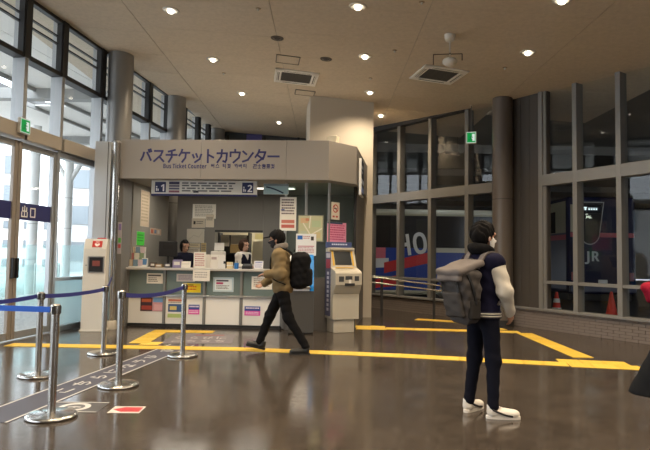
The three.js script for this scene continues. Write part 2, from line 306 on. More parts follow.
downs.forEach(([x, z], i) => {
  const t = thing('downlight', downLabels[i] ?? 'recessed downlight over the open hall floor', 'light', [x, ceilY(x), z], 0, 'ceiling downlights');
  t.rotation.z = CT;
  mesh('trim_ring', lathe([[0.085, -0.001], [0.13, -0.001], [0.135, -0.006], [0.13, -0.014], [0.1, -0.016], [0.085, -0.012], [0.085, -0.001]], 32), M(rgb(0.8, 0.76, 0.68), 0.25, 0.3), t);
  mesh('reflector', lathe([[0.0, -0.002], [0.06, -0.002], [0.09, -0.012]], 32), M(rgb(0.85, 0.82, 0.76), 0.3, 0), t);
  mesh('bulb', new THREE.SphereGeometry(0.052, 24, 12).scale(1, 0.6, 1).translate(0, -0.03, 0), lampGlow, t);
  const l = new THREE.SpotLight(LAMP_COLOR, LAMP_CD, 0, 1.25, 0.7, 2); l.position.set(0, -0.075, 0); l.target.position.set(0, -1, 0); l.castShadow = true; l.shadow.radius = 2; l.name = 'lamp'; t.add(l); t.add(l.target); l.target.name = 'aim';
});
function cassette(x, z, turn, w, label) {
  const t = thing('air_conditioner', label, 'air conditioner', [x, ceilY(x), z]); t.rotation.set(0, turn, CT, 'ZYX');
  const p = M(rgb(0.84, 0.82, 0.76), 0.5);
  mesh('panel', [rbx(w, 0.03, 0.14, 0, -0.015, w / 2 - 0.07), rbx(w, 0.03, 0.14, 0, -0.015, -w / 2 + 0.07), rbx(0.14, 0.03, w, w / 2 - 0.07, -0.015, 0), rbx(0.14, 0.03, w, -w / 2 + 0.07, -0.015, 0)], p, t);
  mesh('grille_tray', bx(w - 0.26, 0.006, w - 0.26, 0, -0.005, 0), mat.black, t);
  const n = 9, g = w - 0.3; for (let k = 0; k < n; k++) mesh('slat', bx(g, 0.012, g / n * 0.5, 0, -0.016, -g / 2 + (k + 0.5) * g / n), M(rgb(0.11, 0.1, 0.09), 0.6), t);
  for (let k = 0; k < 4; k++) { const v = mesh('louvre', [bx(w * 0.6, 0.004, 0.045, 0, -0.032, w / 2 - 0.075)], M(rgb(0.12, 0.11, 0.1), 0.6), t); v.rotation.y = k * Math.PI / 2; const f = mesh('flap', bx(w * 0.6, 0.008, 0.016, 0, -0.034, w / 2 - 0.07), p, v); }
}
cassette(-0.67, -12.25, 0.12, 0.92, 'ceiling cassette air conditioner over the ticket booth');
cassette(2.2, -11.3, 0.2, 0.9, 'ceiling cassette air conditioner behind the hanging white dome');
function hatch(x, z, w, d, turn, label) {
  const t = thing('ceiling_hatch', label, 'hatch', [x, ceilY(x), z], 0, 'ceiling access hatches'); t.rotation.set(0, turn, CT, 'ZYX');
  mesh('frame', [bx(w, 0.012, 0.02, 0, -0.006, d / 2), bx(w, 0.012, 0.02, 0, -0.006, -d / 2), bx(0.02, 0.012, d, w / 2, -0.006, 0), bx(0.02, 0.012, d, -w / 2, -0.006, 0)], M(rgb(0.14, 0.13, 0.11), 0.5), t);
  mesh('cover', bx(w - 0.03, 0.008, d - 0.03, 0, -0.004, 0), mat.ceil, t); mesh('latch', cyl(0.015, 0.015, 0.006, w / 2 - 0.06, -0.014, 0, 12), mat.steelSoft, t);
}
hatch(-0.78, -11.18, 0.45, 0.45, 0.12, 'square ceiling access hatch between the vents and the cassette');
hatch(-0.52, -13.4, 0.45, 0.4, 0.12, 'square ceiling access hatch beside the cream wall block');
for (const [x, z, l] of [[-0.9, -10.09, 'round dark ceiling vent farther from the wall block'], [-0.03, -10.96, 'round dark ceiling vent nearer the wall block']]) {
  const t = thing('ceiling_vent', l, 'vent', [x, ceilY(x), z], 0, 'round ceiling vents'); t.rotation.z = CT;
  mesh('rim', lathe([[0.07, 0], [0.115, 0], [0.11, -0.012], [0.07, -0.008]], 28), M(rgb(0.1, 0.085, 0.07), 0.6), t); mesh('cone', lathe([[0, -0.02], [0.05, -0.014], [0.07, -0.002]], 28), M(rgb(0.05, 0.045, 0.04), 0.6), t);
}
for (const [px, pz, l] of [[-3.05, -8.75, 'small sprinkler head near the window wall'], [-1.1, -8.9, 'small sprinkler head in the middle of the ceiling'], [-2.25, -12.4, 'small sprinkler head over the booth'], [1.35, -8.2, 'small sprinkler head ahead of the white dome'], [0.9, -11.9, 'small sprinkler head by the cream wall block'], [3.3, -10.6, 'small sprinkler head by the brown-grey column'], [1.2, -10.2, 'small sprinkler head by the right cassette']]) {
  const t = thing('sprinkler_head', l, 'sprinkler', [px, ceilY(px), pz], 0, 'ceiling sprinklers'); t.rotation.z = CT;
  mesh('escutcheon', lathe([[0, -0.012], [0.03, -0.01], [0.045, 0]], 20), M(rgb(0.3, 0.24, 0.16), 0.4, 0.6), t); mesh('nozzle', cyl(0.012, 0.018, 0.03, 0, -0.04, 0, 10), mat.steelSoft, t);
}
{ // white dome on a rod, with a bracket
  const x = 1.997, z = -9.307, t = thing('dome_camera', 'white dome on a rod with a thin square bracket', 'camera', [x, ceilY(x), z]);
  mesh('canopy', lathe([[0.001, -0.1], [0.07, -0.1], [0.085, -0.05], [0.09, 0.006]], 28), M(rgb(0.7, 0.66, 0.58), 0.5), t);
  mesh('rod', cyl(0.012, 0.012, 0.32, 0, -0.4, 0, 12), M(rgb(0.7, 0.66, 0.58), 0.5), t);
  mesh('dome', lathe([[0.001, -0.52], [0.07, -0.51], [0.115, -0.47], [0.12, -0.43], [0.1, -0.4], [0.02, -0.385], [0.001, -0.385]], 32), M(rgb(0.7, 0.66, 0.58), 0.45), t);
  mesh('bracket', [bar(V(-0.27, -0.33, 0), V(0.2, -0.31, 0), 0.008), bar(V(-0.27, -0.33, 0), V(-0.27, -0.5, 0), 0.008), bar(V(0.2, -0.31, 0), V(0.2, -0.42, 0), 0.008), bar(V(0, -0.32, 0), V(0, -0.3, 0), 0.014)], M(rgb(0.12, 0.09, 0.07), 0.5), t);
}
// running-man exit signs
const exitTex = canvasTex(128, 128, (c) => { c.fillStyle = '#eafff0'; c.fillRect(0, 0, 128, 128); c.fillStyle = '#0aa34a'; c.fillRect(6, 6, 116, 116); c.strokeStyle = '#f4fff6'; c.fillStyle = '#f4fff6'; c.lineCap = 'round'; c.lineWidth = 9; c.fillRect(70, 22, 42, 84); c.fillStyle = '#0aa34a'; c.strokeStyle = '#0b7a3a'; c.beginPath(); c.arc(70, 36, 9, 0, 7); c.fill(); for (const p of [[66, 50, 58, 76], [64, 54, 44, 60], [66, 54, 84, 64], [58, 76, 76, 86], [76, 86, 74, 104], [58, 76, 44, 92], [44, 92, 28, 90]]) { c.beginPath(); c.moveTo(p[0], p[1]); c.lineTo(p[2], p[3]); c.stroke(); } });
const exitGlow = new THREE.MeshStandardMaterial({ color: '#111111', emissive: '#ffffff', emissiveMap: exitTex, emissiveIntensity: 0.8 });
{
  const x = 3.36, z = -13.3, t = thing('exit_sign', 'green running-man exit sign hanging on a rod by the column', 'exit sign', [x, 4.05, z], -0.35);
  mesh('case', rbx(0.24, 0.28, 0.08, 0, 0.16, 0, 0.01), mat.offwhite, t); mesh('display', bx(0.21, 0.25, 0.006, 0, 0.16, 0.041), exitGlow, t); mesh('rod', cyl(0.012, 0.012, ceilY(x) - 4.35, 0, 0.3, 0, 10), mat.frame, t); mesh('rose', cyl(0.04, 0.04, 0.02, 0, ceilY(x) - 4.06, 0, 16), mat.offwhite, t);
  const l = new THREE.RectAreaLight(rgb(0.4, 1, 0.6), 1.1, 0.25, 0.27); l.position.set(0, 0.15, 0.05); l.rotation.y = Math.PI; t.add(l); l.name = 'glow';
}
{
  const [wx, wz] = along(LA, LTH, -0.1), n = [Math.sin(LTH), Math.cos(LTH)];
  const t = thing('exit_sign', 'green running-man exit sign fixed on the door header', 'exit sign', [wx + n[0] * 0.155, 3.27, wz + n[1] * 0.155], LTH);
  mesh('case', rbx(0.25, 0.24, 0.05, 0, 0.12, 0.025, 0.008), mat.offwhite, t); mesh('display', bx(0.23, 0.22, 0.006, 0, 0.12, 0.052), exitGlow, t);
  const l = new THREE.RectAreaLight(rgb(0.4, 1, 0.6), 1.1, 0.28, 0.22); l.position.set(0, 0.12, 0.06); l.rotation.y = Math.PI; t.add(l); l.name = 'glow';
}

// ---------------------------------------------------------------- ticket booth (own frame: x along the front, z towards the hall)
const KO = [-3.86, -11.37], KA = -3 * Math.PI / 180, kc = Math.cos(KA), ks = Math.sin(KA);
const KP = (x, y, z) => [KO[0] + kc * x + ks * z, y, KO[1] - ks * x + kc * z];
const kthing = (name, label, cat, x, y, z, turn = 0, group) => thing(name, label, cat, KP(x, y, z), KA + turn, group);
{ // header with the lettering
  const t = kthing('ticket_counter_sign', 'wide beige booth header lettered in navy katakana with small English below', 'sign', 0, 0, 0);
  const y0 = 2.83, y1 = 3.575, h = y1 - y0, ym = (y0 + y1) / 2;
  for (const [a, b] of [[-0.02, 1.526], [1.53, 3.142], [3.146, 3.94]]) mesh('panel', rbx(b - a, h, 0.05, (a + b) / 2, ym, 0.405, 0.004, 1), mat.fascia, t);
  const side = (x0, z0, x1, z1, name) => { const L = Math.hypot(x1 - x0, z1 - z0), m = mesh(name, rbx(L, h, 0.05, L / 2, ym, -0.025, 0.004, 1), mat.fascia, t); m.position.set(x0, 0, z0); m.rotation.y = -Math.atan2(z1 - z0, x1 - x0); return m; };
  side(3.94, 0.43, 4.462, -0.17, 'corner_panel'); side(4.462, -0.17, 4.72, -2.6, 'side_panel');
  { const L = 1.2, m = mesh('end_panel', rbx(L, h, 0.05, L / 2, ym, -0.025, 0.004, 1), mat.fascia, t); m.position.set(-0.02, 0, -0.8); m.rotation.y = -Math.PI / 2; }
  mesh('roof', poly([[0, 0.38], [3.92, 0.38], [4.43, -0.18], [4.66, -2.45], [0, -2.45]].map(([x, z]) => [x, z]), 3.35, 0.04), mat.wallGrey, t);
  mesh('soffit', poly([[0, 0.38], [3.92, 0.38], [4.43, -0.18], [4.66, -2.45], [0, -2.45]], 2.83, 0.03), M(rgb(0.3, 0.28, 0.25), 0.7), t);
  const L = [], word = ['BA', 'SU', 'CHI', 'KE', 'tsu', 'TO', 'KA', 'U', 'N', 'TA', 'bar'], x0 = 0.36, step = (3.03 - x0) / 11;
  word.forEach((k, i) => L.push(...strokes(G[k], x0 + i * step, 3.4, step * 0.94, 0.265, 0.036)));
  const eng = text('Bus Ticket Counter', 0.085); eng.computeBoundingBox(); eng.scale(0.98 / eng.boundingBox.max.x * 0.85, 1, 1).translate(0.80, 3.03, 0); L.push(eng);
  let q = 1.72; for (const g of ['kr1', 'kr2', null, 'kr3', 'kr4', null, 'kr5', 'kr1', 'kr3', null, null, 'cn1', 'cn2', 'cn3', 'cn4', 'kr4']) { if (g) L.push(...strokes(G[g], q, 3.125, 0.075, 0.09, 0.011)); q += g ? 0.085 : 0.05; }
  mesh('lettering', L.map((g) => g.translate(0, 0, 0.43)), mat.ink, t);
}
{ // blade sign on the side of the booth, box on the roof
  const t = kthing('side_sign', 'dark blue and white sign board on the flank of the booth header', 'sign', 4.5, 2.62, -0.32, Math.PI / 2 - 0.09);
  mesh('board', rbx(0.6, 0.72, 0.05, 0.1, 0.36, 0.05, 0.005), mat.white, t); mesh('print', bx(0.56, 0.68, 0.004, 0.1, 0.36, 0.077), M('#ffffff', 0.5, 0, { map: canvasTex(128, 128, (c) => { c.fillStyle = '#20243f'; c.fillRect(0, 0, 128, 128); c.fillStyle = '#c9d2e2'; c.fillRect(0, 70, 128, 18); c.fillRect(20, 20, 60, 12); c.fillRect(20, 40, 40, 10); c.fillStyle = '#6f86c0'; c.fillRect(0, 100, 128, 20); }) }), t);
  const b = kthing('carton', 'small cream carton on top of the booth header corner', 'box', 4.0, 3.39, 0.1, -0.3); mesh('body', rbx(0.2, 0.33, 0.16, 0, 0.165, 0, 0.006), M(rgb(0.75, 0.68, 0.52), 0.7), b); mesh('tape', bx(0.05, 0.002, 0.162, 0, 0.331, 0), mat.offwhite, b);
}
{ // booth walls, each a wall of its own
  const bw = (name, label) => structG(name, KP(0, 0, 0), KA, label, 'wall'), gw = M(rgb(0.2, 0.185, 0.165), 0.65), ow = M(rgb(0.75, 0.68, 0.5), 0.8);
  mesh('end_wall', bx(0.2, 2.83, 0.45, -0.08, 1.415, 0.12), mat.wallGrey, bw('wall_booth_end', 'grey end wall of the ticket booth by the steel pole'));
  mesh('side_wall', bx(0.08, 2.83, 2.2, 0.0, 1.415, -1.2), M(rgb(0.27, 0.25, 0.22), 0.7), bw('wall_booth_street', 'street-side inner wall of the ticket booth'));
  const w = bw('wall_booth_rear', 'grey panelled rear wall of the ticket booth with an opening');
  for (const [a, b] of [[0.28, 1.185], [2.315, 3.2], [3.205, 4.5]]) mesh('panel', bx(b - a, 2.83, 0.06, (a + b) / 2, 1.415, -2.23), gw, w);
  for (const [a, b] of [[1.19, 1.748], [1.752, 2.31]]) mesh('panel', bx(b - a, 0.86, 0.06, (a + b) / 2, 2.4, -2.23), gw, w);
  mesh('lintel', bx(1.12, 0.05, 0.1, 1.75, 1.965, -2.22), mat.frameDark, w); mesh('panel', bx(1.12, 1.0, 0.06, 1.75, 0.5, -2.23), gw, w);
  mesh('office_wall', bx(2.6, 2.6, 0.05, 1.9, 1.3, -4.3), ow, bw('wall_office_rear', 'cream rear wall of the back office'));
  mesh('office_side', bx(0.05, 2.6, 2.0, 3.2, 1.3, -3.3), ow, bw('wall_office_right', 'cream side wall of the back office'));
  mesh('office_side', bx(0.05, 2.6, 2.0, 0.75, 1.3, -3.3), mat.wallGrey, bw('wall_office_left', 'grey side wall of the back office'));
  mesh('office_ceiling', bx(2.6, 0.05, 2.1, 1.95, 2.6, -3.3), mat.white, bw('ceiling_office', 'white ceiling of the back office'));
  const L = 2.3, fl = bw('wall_booth_flank', 'dark flank wall of the booth on the bus side'), m = mesh('flank', bx(L, 2.83, 0.06, L / 2, 1.415, 0), M(rgb(0.16, 0.14, 0.12), 0.6), fl); m.position.set(4.44, 0, -0.6); m.rotation.y = -Math.atan2(-2.2, 0.2);
  mesh('platform', bx(4.2, 0.1, 1.75, 2.2, 0.05, -1.25), mat.wallDark, bw('floor_booth', 'raised dark floor inside the ticket booth'));
}
function fluorescent(x, y, z, w, d, I, label) {
  const t = kthing('ceiling_light', label, 'light', x, y, z); mesh('tray', rbx(w, 0.03, d, 0, -0.015, 0), mat.white, t);
  mesh('diffuser', bx(w - 0.04, 0.004, d - 0.04, 0, -0.032, 0), new THREE.MeshStandardMaterial({ color: '#ffffff', emissive: rgb(1, 0.93, 0.8), emissiveIntensity: 2 }), t);
  const l = new THREE.RectAreaLight(rgb(1, 0.92, 0.78), I, w - 0.04, d - 0.04); l.position.set(0, -0.04, 0); l.rotation.x = -Math.PI / 2; l.name = 'glow'; t.add(l);
}
fluorescent(0.95, 2.83, -0.75, 1.2, 0.3, 17, 'flat fluorescent light over ticket window one');
fluorescent(2.6, 2.83, -0.75, 1.2, 0.3, 17, 'flat fluorescent light over ticket window two');
fluorescent(2.2, 2.575, -3.2, 1.2, 0.3, 30, 'flat fluorescent light in the back office');
{ // aluminium post panel and bright steel pole at the street end
  const t = thing('cladding_post', 'pale aluminium clad post beside the steel pole', 'post', [-4.22, 0, -10.95], 0.03);
  mesh('face', rbx(0.3, 3.52, 0.16, 0, 1.76, 0, 0.008), M(rgb(0.58, 0.6, 0.62), 0.35, 0.3), t); mesh('joint', bx(0.012, 3.5, 0.17, 0.1, 1.76, 0), mat.frameDark, t);
  const p = thing('steel_pole', 'bright round steel pole at the left end of the booth', 'pole', [-3.965, 0, -10.9]);
  mesh('tube', cyl(0.065, 0.065, 3.52, 0, 0, 0, 32), mat.steel, p); mesh('base_collar', lathe([[0.064, 0.16], [0.1, 0.15], [0.11, 0.0], [0.064, 0]], 32), mat.offwhite, p); mesh('cap', lathe([[0, 3.545], [0.05, 3.54], [0.068, 3.52], [0.068, 3.5]], 32), mat.steelSoft, p);
}
{ // counter
  const t = kthing('service_counter', 'ticket counter with white lower panels and green glass upper panels', 'counter', 0, 0, 0);
  const xs = [0.02, 0.757, 1.544, 2.266, 3.05];
  mesh('worktop', rbx(3.06, 0.045, 0.75, 1.53, 1.12, -0.28, 0.01), M(rgb(0.55, 0.53, 0.5), 0.3), t);
  mesh('kick', bx(3.0, 0.06, 0.5, 1.53, 0.03, -0.28), mat.frameDark, t);
  mesh('mid_rail', rbx(3.06, 0.04, 0.1, 1.53, 0.605, -0.02, 0.005, 1), mat.steelSoft, t);
  mesh('carcass', bx(3.0, 1.04, 0.04, 1.53, 0.57, -0.3), mat.wallGrey, t);
  const green = M(rgb(0.16, 0.21, 0.2), 0.2), wht = M(rgb(0.88, 0.86, 0.82), 0.45);
  for (let i = 0; i < 5; i++) mesh('upright', rbx(0.05, 1.04, 0.08, xs[i], 0.575, -0.03, 0.005, 1), mat.frame, t);
  for (let i = 0; i < 4; i++) { const a = xs[i] + 0.03, b = xs[i + 1] - 0.03; mesh('white_panel', rbx(b - a, 0.52, 0.02, (a + b) / 2, 0.322, -0.02, 0.003, 1), wht, t); mesh('glass_panel', rbx(b - a, 0.46, 0.012, (a + b) / 2, 0.857, -0.03, 0.002, 1), green, t); }
  mesh('return_panel', bx(0.04, 1.08, 0.75, 3.08, 0.56, -0.33), mat.wallGrey, t);
}
// print on paper: bars of illegible lines, coloured blocks
function paperTex(w, h, o) {
  return canvasTex(w, h, (c) => {
    c.fillStyle = o.bg ?? '#efeae0'; c.fillRect(0, 0, w, h);
    for (const [x, y, ww, hh, col] of o.blocks ?? []) { c.fillStyle = col; c.fillRect(x * w, y * h, ww * w, hh * h); }
    c.fillStyle = o.ink ?? '#77706a'; let s = 7 + (o.seed ?? 0);
    for (const [y0, y1, n, x0 = 0.1, x1 = 0.9] of o.lines ?? []) for (let i = 0; i < n; i++) { let x = x0 * w; const y = (y0 + (y1 - y0) * i / n) * h, hh = (y1 - y0) / n * h * 0.5; while (x < x1 * w) { s = (s * 16807) % 2147483647; const l = (0.02 + (s % 100) / 1200) * w; if (x + l < x1 * w) c.fillRect(x, y, l, hh); x += l + w * 0.018; } }
    o.draw?.(c, w, h);
  });
}
function sheet(name, label, cat, x, y, z, w, h, o, turn = 0, group, lean = 0) {   // x,y centre of the sheet on the surface at z
  const t = kthing(name, label, cat, x, y - h / 2, z, turn, group);
  const r = Math.max(w, h), tw = Math.max(16, Math.round(w / r * 160)), th = Math.max(16, Math.round(h / r * 160));
  const inner = new THREE.Group(); 
  mesh('backing', bx(w, h, 0.004, 0, h / 2, 0), mat.white, t);
  mesh('print', new THREE.PlaneGeometry(w - 0.004, h - 0.004).translate(0, h / 2, 0.0028), M('#ffffff', 0.6, 0, { map: paperTex(tw, th, o) }), t);
  if (lean) t.rotation.set(-lean, KA + turn, 0, 'YXZ');
  return t;
}
const F = 0.0, GP = -0.02;   // panel faces
sheet('notice', 'white notice with dark heading on the first green panel', 'notice', 0.555, 0.93, GP, 0.32, 0.2, { lines: [[0.15, 0.3, 1], [0.4, 0.9, 3, 0.1, 0.7]], blocks: [[0.08, 0.12, 0.8, 0.16, '#4a4550']] });
sheet('notice', 'pale strip notice with lines of print on the second green panel', 'notice', 1.165, 0.955, GP, 0.36, 0.15, { lines: [[0.2, 0.9, 4]], bg: '#cfcac8', ink: '#8c80a0' });
sheet('notice', 'yellow notice with red print under the pale strip', 'notice', 1.29, 0.76, GP + 0.004, 0.36, 0.18, { bg: '#efd21c', ink: '#c8401c', lines: [[0.3, 0.85, 2, 0.12, 0.85]], blocks: [[0.1, 0.12, 0.5, 0.12, '#7a6a10']] });
sheet('notice', 'pale blue framed notice with a dark red heading on the third green panel', 'notice', 1.91, 0.835, GP, 0.4, 0.28, { bg: '#b9cdd6', blocks: [[0.08, 0.1, 0.84, 0.8, '#dfe7ea'], [0.15, 0.18, 0.6, 0.1, '#40384a'], [0.15, 0.34, 0.34, 0.14, '#b0406a']], lines: [[0.55, 0.85, 3, 0.15, 0.8]] });
sheet('notice', 'white notice with grey lines on the fourth green panel', 'notice', 2.66, 0.88, GP, 0.4, 0.25, { lines: [[0.15, 0.85, 5]], ink: '#a09088' });
sheet('notice', 'tall white sheet with red lines standing on the counter edge', 'notice', 1.45, 1.3, 0.04, 0.24, 0.32, { lines: [[0.1, 0.9, 6]], ink: '#c08080' });
sheet('notice', 'white sheet taped over the counter edge below the tall sheet', 'notice', 1.505, 1.01, 0.1, 0.33, 0.22, { lines: [[0.2, 0.8, 3]], ink: '#b0a8a4' });
sheet('poster', 'sunset and pink flower picture poster on the first white panel', 'poster', 0.52, 0.43, F - 0.006, 0.46, 0.27, { bg: '#d8a0a8', blocks: [[0, 0, 0.52, 1, '#4a3038'], [0.05, 0.1, 0.42, 0.25, '#c06038'], [0.05, 0.6, 0.45, 0.3, '#b04a40'], [0.55, 0, 0.45, 0.35, '#7aa6d8'], [0.6, 0.5, 0.35, 0.4, '#e8b8c0']] });
sheet('poster', 'white travel poster with a blue picture and green strip on the second white panel', 'poster', 0.975, 0.36, F - 0.006, 0.34, 0.42, { blocks: [[0.1, 0.3, 0.8, 0.36, '#3a5a90'], [0.2, 0.4, 0.4, 0.18, '#d8c878'], [0.1, 0.08, 0.8, 0.1, '#c87860'], [0.08, 0.75, 0.84, 0.18, '#b8cc80']], lines: [[0.2, 0.28, 1]] });
const bp = { bg: '#e458b4', blocks: [[0, 0, 1, 0.52, '#3a4a9c'], [0, 0, 1, 0.06, '#dfe2f0']], ink: '#f4e6f0', lines: [[0.16, 0.44, 1, 0.08, 0.94], [0.62, 0.95, 2, 0.08, 0.92]] };
sheet('notice', 'blue and pink sticker on the second white panel', 'sticker', 1.35, 0.35, F - 0.006, 0.22, 0.2, bp);
sheet('notice', 'blue and pink sticker on the fourth white panel', 'sticker', 2.49, 0.345, F - 0.006, 0.31, 0.19, bp);
// sheets on the rear wall
const RW = -2.195;
sheet('notice', 'large white timetable sheet topmost on the booth rear wall', 'notice', 0.92, 2.42, RW, 0.55, 0.34, { lines: [[0.1, 0.9, 7]], ink: '#a8a29a' });
sheet('notice', 'small framed notice with a dark emblem on the booth rear wall', 'notice', 0.79, 2.147, RW, 0.31, 0.22, { bg: '#c8bca8', blocks: [[0.12, 0.3, 0.16, 0.35, '#3a3430']], lines: [[0.3, 0.7, 2, 0.35, 0.9]] });
sheet('notice', 'narrow cream sheet by the corner of the office opening', 'notice', 1.06, 2.2, RW + 0.005, 0.2, 0.3, { bg: '#d8ccb8', lines: [[0.2, 0.5, 3]] });
sheet('map_sheet', 'pale route map sheet on the booth rear wall', 'map', 0.73, 1.845, RW, 0.41, 0.32, { bg: '#c4bcae', ink: '#9a9284', draw: (c, w, h) => { c.strokeStyle = '#8f877c'; c.lineWidth = 2; c.beginPath(); c.moveTo(w * 0.1, h * 0.8); c.lineTo(w * 0.4, h * 0.45); c.lineTo(w * 0.7, h * 0.6); c.lineTo(w * 0.9, h * 0.2); c.stroke(); } });
sheet('notice', 'long cream card under the route map', 'notice', 0.68, 1.62, RW, 0.33, 0.1, { bg: '#c8b898', lines: [[0.3, 0.7, 1]] });
sheet('notice', 'cream card with print under the long card', 'notice', 0.68, 1.5, RW, 0.33, 0.11, { bg: '#cbbfae', lines: [[0.2, 0.8, 2]] });
sheet('notice', 'small tan card beside the two cream cards', 'notice', 0.93, 1.57, RW, 0.12, 0.23, { bg: '#b8a070', lines: [[0.2, 0.8, 3]] });
// papers on the street-side wall of the booth (face towards +x)
const SW = 0.045;
for (const [z, y, w, h, o, l] of [[-0.75, 2.35, 0.5, 0.75, { bg: '#cbb8a0', lines: [[0.1, 0.9, 9]], ink: '#a89880' }, 'tall tan notice high on the street-side booth wall'], [-0.55, 1.72, 0.42, 0.28, { bg: '#4fd048', lines: [[0.2, 0.8, 3]], ink: '#2c9030' }, 'bright green notice on the street-side booth wall'], [-0.55, 1.4, 0.4, 0.3, { bg: '#d8d0c0', lines: [[0.1, 0.9, 5]] }, 'white notice under the green one'], [-1.45, 1.9, 0.7, 0.14, { bg: '#c8a890', blocks: [[0.05, 0.2, 0.2, 0.6, '#c06a50'], [0.35, 0.2, 0.2, 0.6, '#6a80a0'], [0.65, 0.2, 0.2, 0.6, '#d8d0c8']] }, 'row of small coloured cards on the street-side booth wall']])
  sheet('notice', l, 'notice', SW, y, z, w, h, o, Math.PI / 2);
// papers on the end wall of the booth facing the hall
sheet('notice', 'cream sheet with print high on the booth end wall', 'notice', -0.12, 1.82, 0.35, 0.1, 0.3, { bg: '#cfc4b0', lines: [[0.1, 0.9, 6]] });
sheet('notice', 'cream sheet low on the booth end wall', 'notice', -0.12, 1.5, 0.35, 0.1, 0.26, { bg: '#c4b8a4', lines: [[0.1, 0.9, 5]] });
sheet('notice', 'narrow strip of coloured stickers at the edge of the booth end wall', 'notice', -0.02, 1.7, 0.35, 0.07, 0.6, { bg: '#b8b0b8', blocks: [[0.1, 0.05, 0.8, 0.2, '#8a7ab0'], [0.1, 0.5, 0.8, 0.15, '#58b050'], [0.1, 0.7, 0.8, 0.12, '#c05050']] });
{ // hanging window sign, numbers one and two
  const t = kthing('hanging_sign', 'white strip sign with navy squares numbered one and two', 'sign', 1.54, 2.53, 0.2);
  mesh('board', rbx(2.05, 0.265, 0.04, 0, 0.165, 0, 0.004, 1), M(rgb(0.72, 0.72, 0.7), 0.5), t); mesh('navy_edge', bx(2.05, 0.035, 0.045, 0, 0.017, 0), mat.navy, t);
  for (const x of [-0.9, 0.9]) mesh('hanger', cyl(0.008, 0.008, 0.01, x, 0.29, 0, 8), mat.steelSoft, t);
  const tex = paperTex(1024, 128, { bg: '#d6d6d2', ink: '#5a5c66', lines: [[0.12, 0.92, 4, 0.29, 0.84]], blocks: [[0.03, 0.1, 0.105, 0.8, '#26305e'], [0.865, 0.1, 0.105, 0.8, '#26305e'], [0.165, 0.08, 0.1, 0.2, '#3a3a5e'], [0.165, 0.32, 0.1, 0.16, '#6a6a80'], [0.165, 0.54, 0.1, 0.14, '#5a5a78'], [0.165, 0.75, 0.1, 0.16, '#8a5a6a'], [0.4, 0.75, 0.05, 0.16, '#30303c']], draw: (c, w, h) => { c.fillStyle = '#e8eaf0'; c.font = 'bold 96px sans-serif'; c.fillText('1', w * 0.082, h * 0.82); c.fillText('2', w * 0.912, h * 0.82); for (const x of [0.04, 0.875]) { c.fillRect(w * x, h * 0.55, w * 0.012, h * 0.25); c.fillRect(w * (x + 0.016), h * 0.62, w * 0.01, h * 0.18); c.beginPath(); c.arc(w * (x + 0.006), h * 0.46, 7, 0, 7); c.fill(); } } });
  mesh('print', new THREE.PlaneGeometry(2.03, 0.25).translate(0, 0.165, 0.0215), M('#ffffff', 0.5, 0, { map: tex }), t);
  sheet('picture_card', 'small landscape picture card beside the numbered strip sign', 'picture', 2.93, 2.68, 0.2, 0.48, 0.2, { bg: '#9ab8c0', blocks: [[0, 0, 1, 0.2, '#7a8a90']], draw: (c, w, h) => { c.strokeStyle = '#20304a'; c.lineWidth = 9; c.beginPath(); c.moveTo(w * 0.1, h * 0.3); c.quadraticCurveTo(w * 0.4, h * 0.4, w * 0.8, h * 0.9); c.stroke(); } });
}
{ // glass screen at the right end of the booth
  const w = structG('window_1', KP(0, 0, 0), KA, 'glass screen at the right end of the booth', 'window');
  for (const x of [3.1, 3.5, 3.94]) mesh('mullion', rbx(x === 3.5 ? 0.05 : 0.045, 1.83, 0.06, x, 1.915, 0, 0.006, 1), mat.steelSoft, w);
  mesh('low_wall', bx(0.84, 1.0, 0.06, 3.52, 0.5, 0), M(rgb(0.14, 0.13, 0.12), 0.5), w);
  for (const [a, b] of [[3.125, 3.475], [3.525, 3.915]]) mesh('pane', new THREE.PlaneGeometry(b - a, 1.83).translate((a + b) / 2, 1.915, 0), mat.glassGreen, w);
  const c = new THREE.Group(); const L = Math.hypot(0.5, 0.6), th = -Math.atan2(-0.6, 0.5);
  const cp = (g) => g.rotateY(th).translate(3.94, 0, 0);
  mesh('corner_pane', cp(new THREE.PlaneGeometry(L - 0.06, 1.83).translate(L / 2, 1.915, 0)), mat.glassGreen, w);
  mesh('corner_wall', cp(bx(L, 1.0, 0.05, L / 2, 0.5, -0.01)), M(rgb(0.14, 0.13, 0.12), 0.5), w);
  mesh('mullion', rbx(0.06, 2.83, 0.06, 4.44, 1.415, -0.6, 0.006, 1), mat.frameDark, w);
}
sheet('notice', 'tall white notice with red lower lines on the booth screen', 'notice', 3.15, 2.22, 0.04, 0.32, 0.65, { lines: [[0.06, 0.55, 6]], ink: '#6a5a60', blocks: [[0.1, 0.68, 0.8, 0.1, '#d08070'], [0.1, 0.82, 0.8, 0.1, '#c86a60'], [0.08, 0.36, 0.2, 0.04, '#4a60b0']] });
sheet('city_map', 'pale green and orange city map on the booth screen', 'map', 3.59, 1.945, 0.04, 0.49, 0.51, { bg: '#c6c6a0', blocks: [[0.1, 0.1, 0.3, 0.2, '#d8b890'], [0.55, 0.2, 0.35, 0.25, '#b8c8a0'], [0.1, 0.6, 0.25, 0.3, '#c0c8b0'], [0.3, 0.12, 0.14, 0.1, '#d09070'], [0.6, 0.65, 0.3, 0.22, '#d0c090']], draw: (c, w, h) => { c.strokeStyle = '#e8e4d4'; c.lineWidth = 7; c.beginPath(); c.moveTo(w * 0.2, h * 0.3); c.lineTo(w * 0.5, h * 0.75); c.lineTo(w * 0.95, h * 0.5); c.moveTo(w * 0.5, 0); c.lineTo(w * 0.45, h * 0.5); c.stroke(); c.strokeStyle = '#6a6a60'; c.lineWidth = 3; c.strokeRect(2, 2, w - 4, h - 4); } });
